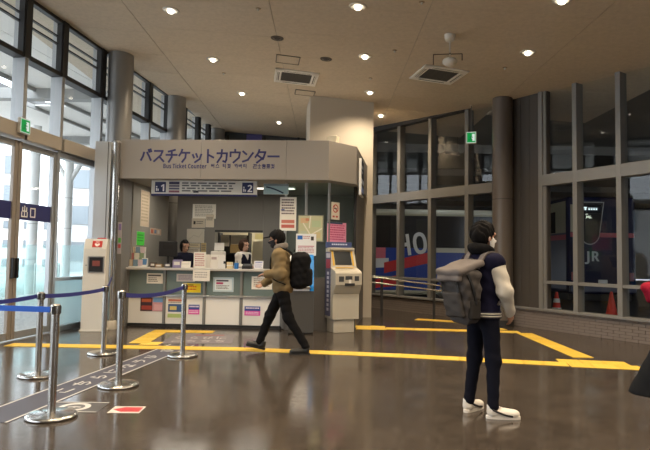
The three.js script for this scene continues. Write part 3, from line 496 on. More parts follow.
sheet('poster', 'white poster with a blue square and red timetable', 'poster', 3.51, 1.63, 0.05, 0.39, 0.42, { bg: '#eef0f2', blocks: [[0.06, 0.08, 0.26, 0.18, '#2a6ac0'], [0.74, 0.12, 0.14, 0.18, '#3a3230'], [0.1, 0.55, 0.8, 0.04, '#c88090']], lines: [[0.1, 0.26, 2, 0.36, 0.7], [0.62, 0.9, 4]], ink: '#c08890' });
{ // corner pane papers, turned with the pane
  const th = Math.atan2(0.6, 0.5), at = (s, d) => [3.94 + Math.cos(th) * s + Math.sin(th) * d, -Math.sin(th) * s + Math.cos(th) * d];
  for (const [n, l, c, s, y, w, h, o] of [
    ['no_smoking_sign', 'small white sign with a red no-smoking ring', 'sign', 0.17, 2.3, 0.24, 0.34, { bg: '#e6dccc', draw: (c, w, h) => { c.strokeStyle = '#c03028'; c.lineWidth = w * 0.08; c.beginPath(); c.arc(w * 0.5, h * 0.36, w * 0.3, 0, 7); c.moveTo(w * 0.3, h * 0.22); c.lineTo(w * 0.7, h * 0.5); c.stroke(); c.fillStyle = '#40383a'; c.fillRect(w * 0.3, h * 0.34, w * 0.4, h * 0.05); c.fillStyle = '#c05048'; c.fillRect(w * 0.15, h * 0.78, w * 0.25, h * 0.1); c.fillRect(w * 0.55, h * 0.78, w * 0.25, h * 0.1); } }],
    ['poster', 'pink poster covered in red lines', 'poster', 0.22, 1.88, 0.56, 0.4, { bg: '#f0a0c4', lines: [[0.12, 0.92, 7, 0.06, 0.94]], ink: '#c8507c', blocks: [[0, 0, 0.8, 0.08, '#3a4a6a']] }]]) { const [x, z] = at(s, 0.012); sheet(n, l, c, x, y, z, w, h, o, th); }
}
// ---------------------------------------------------------------- things on and around the counter
const paperM = M(rgb(0.8, 0.78, 0.74), 0.6), CTOP = 1.1425;
{
  const t = kthing('brochure_rack', 'clear rack of colourful leaflets at the street end of the counter', 'rack', 0.14, CTOP, -0.12);
  mesh('back', rbx(0.3, 0.4, 0.01, 0, 0.2, -0.1, 0.003, 1), mat.white, t); mesh('base', rbx(0.3, 0.015, 0.2, 0, 0.0075, 0, 0.003, 1), mat.white, t);
  const cols = ['#c8b8a0', '#7a94a8', '#d8c8d0', '#b0706a', '#e0dccc', '#8aa080']; let k = 0;
  for (const y of [0.02, 0.15, 0.27]) for (const x of [-0.1, 0, 0.1]) { const g = bx(0.085, 0.13, 0.012, x, y + 0.065, 0.06 - y * 0.45); mesh('leaflet', g, M(cols[k++ % 6], 0.5), t); }
  for (const y of [0.06, 0.19, 0.31]) mesh('lip', bx(0.3, 0.03, 0.004, 0, y - 0.02, 0.072 - y * 0.45), mat.glassGreen, t);
}
{ const t = kthing('leaflet_stand', 'small blue and white leaflet holder on the counter', 'holder', 0.31, CTOP, -0.1); mesh('holder', extr([[0, 0], [0.1, 0], [0.03, 0.18], [0.02, 0.18]], 0.12).rotateY(-Math.PI / 2).translate(0.06, 0, -0.05), mat.white, t); mesh('leaflet', rbx(0.1, 0.14, 0.01, 0, 0.09, 0.035, 0.002, 1).rotateX(-0.2), M('#5a8ac0', 0.5), t); }
function monitor(x, z, turn, label) {
  const t = kthing('monitor', label, 'monitor', x, CTOP, z, turn); mesh('foot', rbx(0.2, 0.015, 0.16, 0, 0.0075, 0, 0.005), mat.black, t); mesh('stem', rbx(0.04, 0.22, 0.03, 0, 0.12, -0.01, 0.006), mat.black, t);
  mesh('housing', rbx(0.36, 0.3, 0.05, 0, 0.37, 0, 0.012), mat.black, t); mesh('rear_vent', bx(0.2, 0.08, 0.02, 0, 0.4, 0.025), mat.rubber, t);
}
monitor(0.72, -0.28, 0.15, 'black monitor seen from behind beside the first clerk');
for (const [x, w, h, c, l] of [[0.5, 0.1, 0.1, '#5a5048', 'small brown box file on the counter left of the monitor'], [0.62, 0.13, 0.07, '#a08a68', 'low tan tray in front of the monitor'], [0.8, 0.12, 0.09, '#4a4652', 'dark grey card box in front of the monitor'], [0.98, 0.17, 0.16, '#9088b0', 'purple and white display box on the counter']]) {
  const t = kthing('counter_box', l, 'box', x, CTOP, -0.08); mesh('body', rbx(w, h, 0.12, 0, h / 2, 0, 0.006), M(c, 0.6), t); mesh('label', bx(w * 0.7, h * 0.4, 0.002, 0, h * 0.55, 0.061), paperM, t);
}
sheet('card', 'white card propped on the counter beside the purple box', 'card', 1.15, CTOP + 0.068, -0.03, 0.2, 0.13, { lines: [[0.3, 0.7, 1]], ink: '#d8d4cc' }, 0, undefined, 0.2);
{ // white printer behind the folded boards
  const t = kthing('ticket_printer', 'white ticket printer with a sheet of paper behind the counter edge', 'printer', 1.7, CTOP, -0.42); mesh('body', rbx(0.26, 0.34, 0.24, 0, 0.17, 0, 0.02), M(rgb(0.6, 0.58, 0.54), 0.5), t); mesh('slot', bx(0.2, 0.02, 0.01, 0, 0.24, 0.121), mat.black, t); mesh('paper', bx(0.2, 0.16, 0.003, 0, 0.44, -0.02).rotateX(-0.12), paperM, t);
}
{ const t = kthing('folded_board', 'white three-fold notice board standing on the counter', 'board', 1.7, CTOP, -0.08); for (const [x, a] of [[-0.155, 0.3], [0, 0], [0.155, -0.3]]) { const m = mesh('leaf', rbx(0.155, 0.27, 0.008, 0, 0.135, 0, 0.002, 1), paperM, t); m.position.set(x, 0, x ? 0.02 : 0); m.rotation.y = a; } mesh('print', bx(0.1, 0.05, 0.002, 0.0, 0.2, 0.006), M('#b8a8a8', 0.6), t); mesh('black_tab', bx(0.04, 0.05, 0.01, 0.22, 0.12, 0.05), mat.black, t); }
{ const t = kthing('card_block', 'cream block of cards on the counter', 'box', 2.01, CTOP, -0.1); mesh('cards', rbx(0.11, 0.13, 0.07, 0, 0.065, 0, 0.004), M('#e0cfa4', 0.6), t); mesh('band', bx(0.112, 0.02, 0.072, 0, 0.065, 0), mat.white, t); }
{ const t = kthing('pen_cup', 'bright blue pen cup on the counter', 'cup', 2.14, CTOP, -0.1); mesh('cup', lathe([[0, 0], [0.04, 0], [0.047, 0.115], [0.042, 0.115], [0.036, 0.01], [0, 0.01]], 24), M('#2f7fd0', 0.4), t); for (const [a, b] of [[0.015, 0.01], [-0.015, 0.005], [0, -0.015]]) mesh('pen', bar(V(a * 0.5, 0.012, b * 0.5), V(a * 1.9, 0.16, b * 1.9), 0.004, 6), mat.black, t); }
{ const t = kthing('card_terminal', 'black card terminal on the counter before the second clerk', 'terminal', 2.35, CTOP, -0.1); mesh('body', extr([[-0.06, 0], [0.07, 0], [0.07, 0.05], [-0.06, 0.1]], 0.17, 0.004).rotateY(-Math.PI / 2).translate(0.085, 0, 0), mat.black, t); mesh('keypad', bx(0.12, 0.003, 0.08, 0, 0.083, 0.0).rotateX(0.35), M('#3a3a40', 0.5), t); }
sheet('desk_calendar', 'small white desk calendar with blue dates at the walking man', 'calendar', 2.58, CTOP + 0.085, -0.06, 0.18, 0.16, { bg: '#e4e4ea', blocks: [[0.1, 0.1, 0.8, 0.15, '#8890c0']], lines: [[0.35, 0.9, 4]], ink: '#8088b8' }, 0, undefined, 0.25);
// boards and lockers in the back office
{ const t = kthing('file_shelf', 'shelf of pale boards and a brown carton in the back office', 'shelf', 1.55, 0, -2.75); mesh('frame', [bx(0.03, 1.95, 0.35, -0.36, 0.975, 0), bx(0.03, 1.95, 0.35, 0.36, 0.975, 0), bx(0.7, 0.03, 0.35, 0, 1.45, 0), bx(0.7, 0.03, 0.35, 0, 1.0, 0), bx(0.7, 1.9, 0.02, 0, 0.95, -0.17)], mat.frameDark, t); for (const x of [-0.22, 0.02, 0.2]) mesh('board', bx(0.2, 0.26, 0.02, x, 1.75, 0.12), M('#c2b8a4', 0.7), t); mesh('carton', rbx(0.4, 0.2, 0.25, 0.12, 1.565, 0.05, 0.006), M('#a88a58', 0.8), t); }
{ const t = kthing('locker', 'cream steel locker with doors in the back office', 'locker', 2.35, 0, -3.4); mesh('body', rbx(0.9, 1.8, 0.45, 0, 0.9, 0, 0.008), M(rgb(0.72, 0.66, 0.5), 0.5), t); for (const x of [-0.225, 0.225]) { const d = mesh('door', rbx(0.43, 1.7, 0.02, x, 0.92, 0.23, 0.004, 1), M(rgb(0.74, 0.68, 0.52), 0.5), t); mesh('handle', rbx(0.03, 0.12, 0.02, x - 0.15 * Math.sign(x), 1.2, 0.25, 0.004), mat.black, d); } sheet('label_card', 'blue card on top of the office locker', 'card', 2.45, 1.88, -3.2, 0.3, 0.14, { bg: '#4a88d0' }); sheet('label_card', 'yellow card on top of the office locker', 'card', 2.1, 1.88, -3.2, 0.3, 0.14, { bg: '#e8dca0' }); }
{ // ticket vending machine
  const t = thing('ticket_machine', 'cream ticket machine with a yellow-edged slanted screen', 'ticket machine', [0.36, 0, -10.98], 0.38);
  const cr = M(rgb(0.5, 0.46, 0.38), 0.45), P = [[-0.24, 0.26], [-0.24, 1.56], [-0.12, 1.56], [0.02, 1.2], [0.22, 1.14], [0.255, 1.1], [0.255, 0.9], [0.16, 0.74], [0.14, 0.72], [0.14, 0.26]];
  mesh('cabinet', extr(P, 0.52, 0.008).rotateY(-Math.PI / 2).translate(0.26, 0, 0), cr, t);
  mesh('plinth', rbx(0.42, 0.27, 0.34, -0.02, 0.135, -0.06, 0.008), cr, t);
  const slope = Math.atan2(0.36, 0.14), on = (g, s, d = 0.012) => g.rotateX(-(Math.PI / 2 - slope)).translate(0, 1.38 - 0 + 0, -0.05 + d);
  const scr = mesh('screen', on(bx(0.34, 0.27, 0.012), 0), M(rgb(0.03, 0.035, 0.04), 0.15), t);
  mesh('screen_edge', [on(bx(0.03, 0.3, 0.016, -0.2)), on(bx(0.03, 0.3, 0.016, 0.2))], mat.yellow, t);
  mesh('hood', rbx(0.5, 0.05, 0.1, 0, 1.555, -0.1, 0.01), cr, t);
  mesh('lower_ledge', rbx(0.36, 0.015, 0.05, 0, 1.205, 0.06, 0.004), mat.yellow, t);
  for (const [x, w, h, y] of [[-0.15, 0.1, 0.1, 1.0], [0, 0.14, 0.07, 1.02], [0.16, 0.09, 0.09, 1.01]]) mesh('slot', rbx(w, h, 0.012, x, y, 0.262, 0.004), M(rgb(0.05, 0.05, 0.055), 0.4), t);
  mesh('coin_tray', rbx(0.2, 0.05, 0.05, 0.02, 0.9, 0.25, 0.008), mat.black, t);
  mesh('receipt', bx(0.05, 0.08, 0.002, 0.02, 0.95, 0.272), paperM, t);
  mesh('door_seam', bx(0.5, 0.006, 0.004, 0, 0.7, 0.142), mat.black, t); mesh('lock', cyl(0.012, 0.012, 0.008, 0.2, 0.5, 0.145, 12).rotateX(0), mat.steelSoft, t);
  mesh('side_strip', bx(0.004, 1.2, 0.26, -0.27, 0.9, -0.1), M('#ffffff', 0.5, 0, { map: canvasTex(64, 256, (c) => { c.fillStyle = '#5a5a78'; c.fillRect(0, 0, 64, 256); c.fillStyle = '#d8d6e0'; for (let i = 0; i < 9; i++) c.fillRect(20, 80 + i * 18, 24, 12); c.fillStyle = '#b04858'; c.fillRect(8, 30, 48, 36); c.fillStyle = '#c8c4cc'; c.fillRect(8, 6, 48, 18); }) }), t);
  const top = thing('machine_sign', 'blue strip sign above the ticket machine', 'sign', [0.36 - 0.09, 1.581, -11.2], 0.38);
  mesh('board', rbx(0.54, 0.11, 0.03, 0, 0.055, 0, 0.004, 1), M('#4a5c8c', 0.5), top); mesh('print', new THREE.PlaneGeometry(0.5, 0.09).translate(0, 0.055, 0.0165), M('#ffffff', 0.5, 0, { map: paperTex(256, 48, { bg: '#3c4a7c', ink: '#cdd4ea', lines: [[0.25, 0.8, 1, 0.2, 0.85]] }) }), top);
}
{ // dark pedestal with a blue and white leaflet head
  const t = thing('leaflet_pedestal', 'dark grey pedestal with a white and blue sloping head', 'stand', [-0.42, 0, -10.72], 0.06);
  mesh('cabinet', rbx(0.46, 0.76, 0.34, 0, 0.4, 0, 0.01), M(rgb(0.07, 0.068, 0.066), 0.5), t); mesh('plinth', bx(0.42, 0.03, 0.3, 0, 0.015, 0), mat.black, t);
  mesh('head', extr([[-0.17, 0.78], [0.17, 0.78], [0.17, 0.86], [-0.02, 1.34], [-0.17, 1.42]], 0.38).rotateY(-Math.PI / 2).translate(0.15, 0, 0), M(rgb(0.8, 0.82, 0.84), 0.45), t);
  mesh('blue_cheek', extr([[-0.18, 0.78], [0.185, 0.78], [0.185, 0.87], [-0.01, 1.36], [-0.18, 1.44]], 0.07).rotateY(-Math.PI / 2).translate(0.225, 0, 0), M('#1f86d8', 0.4), t);
  mesh('shelf', rbx(0.4, 0.02, 0.08, -0.03, 0.84, 0.19, 0.004), mat.steelSoft, t);
}
{ // AED cabinet
  const t = thing('aed_cabinet', 'tall white defibrillator cabinet with a red heart emblem', 'cabinet', [-4.17, 0, -10.62], 0.16);
  const wm = M(rgb(0.78, 0.76, 0.7), 0.45);
  mesh('base', rbx(0.44, 0.03, 0.32, 0, 0.015, 0, 0.005), wm, t);
  mesh('body', extr([[-0.14, 0.03], [0.14, 0.03], [0.12, 1.48], [0.02, 1.66], [-0.14, 1.66]], 0.38, 0.006).rotateY(-Math.PI / 2).translate(0.19, 0, 0), wm, t);
  const w = mesh('window', rbx(0.24, 0.27, 0.02, 0.03, 1.2, 0.13, 0.006, 1), M(rgb(0.03, 0.03, 0.032), 0.2), t); mesh('device', rbx(0.13, 0.1, 0.012, 0.03, 1.22, 0.137, 0.004, 1), M('#8a4a44', 0.5), w); mesh('window_frame', [bx(0.27, 0.02, 0.026, 0.03, 1.34, 0.128), bx(0.27, 0.02, 0.026, 0.03, 1.06, 0.13), bx(0.02, 0.28, 0.026, -0.1, 1.2, 0.129), bx(0.02, 0.28, 0.026, 0.16, 1.2, 0.129)], mat.steelSoft, w);
  const e = mesh('emblem', bx(0.17, 0.13, 0.004, 0.03, 1.55, 0.0), M('#ffffff', 0.5, 0, { map: canvasTex(128, 96, (c) => { c.fillStyle = '#c8352c'; c.fillRect(0, 0, 128, 96); c.fillStyle = '#fff4ee'; c.font = 'bold 26px sans-serif'; c.fillText('AED', 38, 26); c.beginPath(); c.moveTo(64, 88); c.bezierCurveTo(10, 56, 30, 24, 64, 46); c.bezierCurveTo(98, 24, 118, 56, 64, 88); c.fill(); }) }), t);
  e.geometry.translate(-0.03, -1.55, 0); e.position.set(0.03, 1.57, 0.088); e.rotation.x = -0.5;
  mesh('red_light', rbx(0.15, 0.025, 0.06, 0.08, 1.675, -0.03, 0.008), mat.red, t); mesh('keyhole', cyl(0.012, 0.012, 0.01, -0.14, 1.18, 0.135, 12), mat.black, t);
}
// queue posts and belts
function stanchion(x, z, h, label) {
  const t = thing('queue_post', label, 'post', [x, 0, z]);
  mesh('base', lathe([[0, 0.0], [0.205, 0], [0.212, 0.012], [0.205, 0.026], [0.19, 0.034], [0.05, 0.05], [0, 0.052]], 48), mat.chrome, t);
  mesh('tube', cyl(0.034, 0.034, h - 0.13, 0, 0.045, 0, 28), mat.steel, t);
  const head = mesh('head', lathe([[0.036, h - 0.09], [0.042, h - 0.085], [0.042, h - 0.015], [0.03, h], [0, h]], 28), mat.steel, t);
  mesh('cassette', rbx(0.09, 0.065, 0.03, 0, h - 0.05, 0, 0.006), mat.rubber, head); mesh('cassette', rbx(0.03, 0.065, 0.09, 0, h - 0.05, 0, 0.006), mat.rubber, head);
  return [x, h - 0.05, z];
}
const q1 = stanchion(-2.31, -5.035, 0.96, 'steel queue post holding the bright blue belt'), q2 = stanchion(-2.165, -6.24, 1.01, 'steel queue post beside the floor strip at the red arrow'), q3 = stanchion(-3.235, -6.67, 0.95, 'steel queue post between the navy belts by the doors'), q4 = stanchion(-1.945, -8.12, 1.0, 'steel queue post nearest the ticket counter'), q5 = stanchion(-3.07, -8.19, 0.95, 'steel queue post before the defibrillator cabinet'), q6 = stanchion(-4.15, -5.3, 0.96, 'steel queue post at the far end of the bright blue belt'), q7 = stanchion(-4.45, -6.25, 0.92, 'steel queue post at the door end of the navy belt');
function belt(a, b, sag, m, label) {
  const n = 16, h = 0.048, th = 0.003, A = V(...a), B = V(...b), d = B.clone().sub(A).setY(0).normalize(); A.addScaledVector(d, 0.045); B.addScaledVector(d, -0.045);
  const nx = -d.z * th, nz = d.x * th, pos = [], idx = [];
  for (let i = 0; i <= n; i++) { const k = i / n, p = A.clone().lerp(B, k); p.y -= sag * 4 * k * (1 - k); for (const [sy, sn] of [[h / 2, 1], [h / 2, -1], [-h / 2, -1], [-h / 2, 1]]) pos.push(p.x + nx * sn, p.y + sy, p.z + nz * sn); if (i < n) for (let j = 0; j < 4; j++) { const p0 = i * 4 + j, p1 = i * 4 + (j + 1) % 4; idx.push(p0, p1, p0 + 4, p1, p1 + 4, p0 + 4); } }
  const g = new THREE.BufferGeometry(); g.setAttribute('position', new THREE.Float32BufferAttribute(pos, 3)); g.setIndex(idx); const gg = g.toNonIndexed(); gg.computeVertexNormals();
  const o = mesh('queue_belt', gg, m, undefined); tag(o, label, 'belt');
}
const beltNavy = M(rgb(0.03, 0.035, 0.22), 0.7), beltBlue = M(rgb(0.02, 0.13, 0.72), 0.6);
belt(q1, q6, 0.0, beltBlue, 'bright blue belt stretched from the front queue post'); belt(q3, q7, 0.06, beltNavy, 'navy belt sagging towards the doors'); belt(q3, q5, 0.02, beltNavy, 'navy belt between two posts before the doors'); belt(q2, q4, 0.05, beltNavy, 'navy belt across the front of the counter');
belt(q5, [-3.9, 0.97, -10.7], 0.03, beltNavy, 'navy belt running back to the steel pole');
// ---------------------------------------------------------------- floor markings
const tileG = []; { // tactile block variants: bars and dots
  const slab = () => rbx(0.296, 0.006, 0.296, 0, 0.003, 0, 0.002, 1);
  tileG.push([slab(), ...[-0.108, -0.036, 0.036, 0.108].map((z) => rbx(0.27, 0.005, 0.03, 0, 0.0075, z, 0.002, 1))]);
  const dots = []; for (let i = 0; i < 5; i++) for (let j = 0; j < 5; j++) dots.push(new THREE.CylinderGeometry(0.008, 0.013, 0.005, 6).translate(-0.116 + i * 0.058, 0.0082, -0.116 + j * 0.058));
  tileG.push([slab(), ...dots]);
}
const tG = tileG.map((a) => mergeGeometries(a.map((x) => { const y = x.index ? x.toNonIndexed() : x; return y; })));
const yv = [M(rgb(0.74, 0.5, 0.06), 0.55), M(rgb(0.70, 0.475, 0.06), 0.6), M(rgb(0.77, 0.53, 0.075), 0.55)];
function tactile(label, pts, group) {
  const t = thing('tactile_path', label, 'tactile paving', [0, 0, 0], 0, group);
  const put = (x, z, a, k) => { const m = mesh('block', tG[k], yv[Math.floor(rnd() * 3)], t); m.position.set(x, 0, z); m.rotation.y = a; };
  for (let i = 0; i + 1 < pts.length; i++) { const [x0, z0] = pts[i], [x1, z1] = pts[i + 1], L = Math.hypot(x1 - x0, z1 - z0), n = Math.max(1, Math.round(L / 0.3)), a = -Math.atan2(z1 - z0, x1 - x0); for (let k = 0; k < n; k++) put(x0 + (x1 - x0) * (k + 0.5) / n, z0 + (z1 - z0) * (k + 0.5) / n, a, 0); }
  return put;
}
{
  const p = tactile('yellow tactile strip running the width of the hall', [[-4.75, -8.86], [-1.2, -8.78], [1.1, -8.43], [3.3, -7.93]]);
  for (let i = 0; i < 3; i++) for (let j = 0; j < 2; j++) p(3.46 + i * 0.3 - j * 0.03, -7.9 + i * 0.055 - j * 0.3 + 0.03, -0.18, 1);
  p(4.36, -7.68, -0.18, 0);
  tactile('yellow tactile strip branching off to the ticket counter', [[-2.9, -9.18], [-2.97, -10.5]])(-2.7, -9.2, -0.02, 1);
  tactile('yellow tactile strip along the front of the counter', [[-3.1, -10.68], [-2.3, -10.7]])(-2.15, -10.69, 0, 1);
  const a = tactile('yellow tactile strip leading to the ticket machine', [[1.25, -11.62], [3.5, -11.4]]); for (let i = 0; i < 2; i++) for (let j = 0; j < 2; j++) a(0.8 + i * 0.3, -11.55 - j * 0.3, -0.1, 1);
  a(3.66, -11.38, -0.1, 1);
  tactile('yellow tactile strip beside the bus windows', [[3.85, -11.2], [3.78, -8.5]]);
  tactile('short yellow tactile strip at the glazed middle facet', [[2.15, -13.45], [3.1, -13.0], [3.55, -11.7]]);
}
{ // queue strip with lettering
  const t = thing('floor_strip', 'dark blue-grey floor strip with white borders and lettering', 'floor marking', [-2.5, 0, -6.9], Math.atan2(1, 0.14));   // x runs away from the camera
  mesh('strip', bx(4.3, 0.003, 0.42, 0.1, 0.0015, 0), M(rgb(0.06, 0.06, 0.085), 0.5), t);
  for (const z of [-0.19, 0.19]) mesh('border', bx(4.3, 0.002, 0.018, 0.1, 0.0038, z), M(rgb(0.62, 0.6, 0.58), 0.4), t);
  const L = []; ['ko', 'chi', 'ra', 'ni', 'na', 'ra2', 'bi'].forEach((k, i) => L.push(...strokes(G[k], -1.05 + i * 0.34, 0.09, 0.24, 0.18, 0.02, 0.002)));
  L.push(...strokes(G.bi, 1.55, 0.11, 0.2, 0.22, 0.024, 0.002), ...strokes(G.ko, 1.85, 0.11, 0.2, 0.22, 0.024, 0.002));
  mesh('lettering', L.map((g) => g.rotateX(-Math.PI / 2).translate(0, 0.003, 0)), M(rgb(0.62, 0.6, 0.58), 0.4), t);
  const a = thing('floor_sticker', 'dark floor sticker with a white ring between white lines', 'floor marking', [-2.25, 0, -5.36], 0.03);
  mesh('sheet', bx(0.52, 0.003, 0.36, 0, 0.0015, 0), M(rgb(0.08, 0.075, 0.075), 0.35), a); for (const z of [-0.165, 0.165]) mesh('border', bx(0.5, 0.002, 0.014, 0, 0.0038, z), M(rgb(0.62, 0.6, 0.58), 0.4), a);
  mesh('ring', new THREE.RingGeometry(0.09, 0.14, 32).rotateX(-Math.PI / 2).translate(0.0, 0.0042, 0), M(rgb(0.66, 0.64, 0.62), 0.4), a); mesh('arrow', [...strokes([[[20, 60], [50, 40], [80, 55]], [[50, 40], [50, 62]]], -0.08, 0.06, 0.16, 0.12, 0.02, 0.002)].map((g) => g.rotateX(-Math.PI / 2).translate(0, 0.003, 0)), M(rgb(0.66, 0.64, 0.62), 0.4), a);
  const r = thing('floor_sticker', 'white floor sticker with a red arrow', 'floor marking', [-1.755, 0, -5.3], 0.03);
  mesh('sheet', bx(0.28, 0.003, 0.22, 0, 0.0015, 0), M(rgb(0.6, 0.57, 0.54), 0.4), r); mesh('arrow', extr([[-0.12, 0], [-0.02, 0.09], [-0.02, 0.075], [0.125, 0.075], [0.125, -0.075], [-0.02, -0.075], [-0.02, -0.09]], 0.002).rotateX(-Math.PI / 2).translate(0, 0.003, 0), M('#b8353c', 0.4), r);
  const d = thing('floor_sticker', 'grey lettered floor mat in front of the counter', 'floor marking', [-2.05, 0, -9.8], 0.08);
  mesh('sheet', bx(1.1, 0.003, 1.1, 0, 0.0015, 0), M(rgb(0.17, 0.15, 0.16), 0.4), d); const dl = []; ['na', 'ra', 'bi', 'ni'].forEach((k, i) => dl.push(...strokes(G[k], -0.45 + i * 0.23, 0.25, 0.19, 0.3, 0.024, 0.002), ...strokes(G[k === 'na' ? 'ko' : 'chi'], -0.45 + i * 0.23, -0.15, 0.19, 0.25, 0.02, 0.002))); mesh('lettering', dl.map((g) => g.rotateX(-Math.PI / 2).translate(0, 0.003, 0)), M(rgb(0.55, 0.5, 0.5), 0.4), d); mesh('red_bar', bx(0.5, 0.002, 0.08, 0.1, 0.004, -0.42), M('#a05048', 0.4), d);
}
{ // handrail by the middle facet
  const t = thing('handrail', 'low two-bar steel handrail before the glazed middle facet', 'handrail', [0, 0, 0]);
  const A = V(1.05, 0.95, -14.0), B = V(2.72, 0.77, -13.75);
  mesh('upper_bar', bar(A, B, 0.02, 12), mat.steel, t); mesh('lower_bar', bar(A.clone().setY(0.82), B.clone().setY(0.65), 0.02, 12), mat.steel, t);
  for (const k of [0.2, 0.93]) { const p = A.clone().lerp(B, k); mesh('support', rbx(0.06, p.y - 0.01, 0.04, p.x, p.y / 2 - 0.005, p.z - 0.01, 0.006, 1), mat.frameDark, t); }
  for (const p of [A, B]) mesh('end_bend', new THREE.TorusGeometry(0.065, 0.02, 8, 12, Math.PI).rotateZ(p === A ? Math.PI / 2 : -Math.PI / 2).translate(p.x, p.y - 0.063, p.z), mat.steel, t);
}
// ---------------------------------------------------------------- outdoors, street side
{
  const c = structG('canopy', [0, 0, 0], 0, 'pale canopy over the pavement outside the doors', 'canopy');
  const sof = M(rgb(0.76, 0.74, 0.7), 0.8), dark = M(rgb(0.12, 0.12, 0.12), 0.7), beam = M(rgb(0.3, 0.3, 0.29), 0.7);
  const inX = (z) => -4.95 + 0.14 * (-9.2 - z) - 0.25;   // x of the hall wall's outer face
  for (let j = 0; j < 18; j++) { const z0 = 6 - j * 3, z1 = z0 - 2.985; for (const [a, b] of [[0.1, 1.95], [1.97, 3.9]]) { mesh('soffit_panel', poly([[inX(z0) - a, z0], [inX(z1) - a, z1], [inX(z1) - b, z1], [inX(z0) - b, z0]], 6.0, 0.04), sof, c); } if (z1 < -18.5) for (const [a, b] of [[3.92, 5.2]]) mesh('soffit_panel', poly([[inX(z0) - a, z0], [inX(z1) - a, z1], [inX(z1) - b, z1], [inX(z0) - b, z0]], 6.0, 0.04), sof, c); for (const [a, b] of [[5.22, 7.4], [7.42, 9.6]]) mesh('soffit_panel', poly([[inX(z0) - a, z0], [inX(z1) - a, z1], [inX(z1) - b, z1], [inX(z0) - b, z0]], 6.0, 0.04), sof, c); }
  mesh('roof_deck', [poly([[inX(6) + 0.3, 6], [inX(-48) + 0.3, -48], [inX(-48) - 3.92, -48], [inX(6) - 3.92, 6]], 6.06, 0.2), poly([[inX(6) - 5.2, 6], [inX(-48) - 5.2, -48], [inX(-48) - 9.6, -48], [inX(6) - 9.6, 6]], 6.06, 0.2), poly([[inX(-18.6) - 3.9, -18.6], [inX(-48) - 3.9, -48], [inX(-48) - 5.25, -48], [inX(-18.6) - 5.25, -18.6]], 6.06, 0.2)], dark, c);
  for (const z of [-3, -9.6, -16.2, -22.8, -30]) mesh('cross_beam', bx(9.6, 0.3, 0.35, inX(z) - 4.9, 5.86, z), beam, c);
  for (const o of [3.92, 5.2]) mesh('long_beam', poly([[inX(6) - o, 6], [inX(-48) - o, -48], [inX(-48) - o - 0.06, -48], [inX(6) - o - 0.06, 6]], 5.9, 0.14), beam, c);
  for (const [x, z, l] of [[-9.9, -19.6, 'white round canopy column outside the exit door'], [-10.2, -22.9, 'white round canopy column with branching arms'], [-11.8, -9.6, 'white round canopy column at the kerb'], [-12.6, -3, 'white round canopy column out by the road']]) {
    const t = thing('canopy_column', l, 'column', [x, -0.04, z], 0, 'canopy columns'); mesh('shaft', cyl(0.17, 0.17, 5.75, 0, 0, 0, 28), mat.white, t); for (const y of [1.2, 2.4, 3.6]) mesh('joint', cyl(0.172, 0.172, 0.015, 0, y, 0, 28), mat.frame, t);
    if (z < -20) for (const s of [-1, 1]) mesh('arm', bar(V(0, 4.2, 0), V(s * 0.9, 5.75, 0), 0.09, 14), mat.white, t);
  }
  const g = thing('glass_windbreak', 'pale glass windbreak with steel posts outside the door', 'windbreak', [-6.0, -0.04, -13.9], 0.05);
  for (let k = 0; k < 4; k++) { mesh('post', rbx(0.05, 1.7, 0.05, -k * 1.1 + 0.7, 0.85, 0, 0.006, 1), mat.steelSoft, g); if (k < 3) { mesh('pane', new THREE.PlaneGeometry(1.04, 1.45).translate(-k * 1.1 + 0.15, 0.9, 0), M(rgb(0.66, 0.86, 0.86), 0.12, 0, { transmission: 0.75, thickness: 0 }), g); mesh('foot_rail', bx(1.04, 0.06, 0.04, -k * 1.1 + 0.15, 0.12, 0), mat.steelSoft, g); } }
  const g2 = thing('glass_windbreak', 'long low glass rail along the kerb outside', 'windbreak', [-9.6, -0.04, -14.5], 1.45); for (let k = 0; k < 5; k++) { mesh('post', rbx(0.05, 1.1, 0.05, k * 1.3, 0.55, 0, 0.006, 1), mat.steelSoft, g2); if (k < 4) mesh('pane', new THREE.PlaneGeometry(1.24, 0.9).translate(k * 1.3 + 0.65, 0.6, 0), mat.glassGreen, g2); }
}
function building(x, z, w, h, d, turn, rows, cols, ww, wh, m, wm, label) {
  const t = thing('building', label, 'building', [x, -0.04, z], turn);
  mesh('wall', bx(w, h, d, 0, h / 2, -d / 2), m, t); mesh('roof_edge', bx(w + 0.3, 0.3, d + 0.3, 0, h + 0.15, -d / 2), m, t);
  for (let r = 0; r < rows; r++) for (let c = 0; c < cols; c++) { const X = -w / 2 + w * (c + 0.5) / cols, Y = h * (r + 0.55) / rows; const f = mesh('window', bx(ww, wh, 0.06, X, Y, 0.01), mat.frame, t); mesh('pane', bx(ww - 0.1, wh - 0.1, 0.02, X, Y, 0.04), wm, f); }
}
const winM = M(rgb(0.2, 0.23, 0.25), 0.2);
building(-21.2, -40, 5.0, 3.9, 6, 0.45, 3, 4, 0.55, 0.55, mat.white, winM, 'small white building with dark square windows across the street');
building(-16.4, -46, 7.5, 8.5, 8, 0.3, 3, 4, 1.3, 1.5, M(rgb(0.5, 0.51, 0.52), 0.7), winM, 'grey office building seen through the side light');
building(-30.5, -44.5, 13, 12, 4, 0.45, 5, 7, 1.2, 1.5, M(rgb(0.5, 0.49, 0.46), 0.8), winM, 'large pale building beyond the white one');
building(-34, -12, 16, 6, 9, 1.4, 2, 8, 1.1, 1.4, M(rgb(0.46, 0.44, 0.42), 0.8), winM, 'pale office block straight across the road');
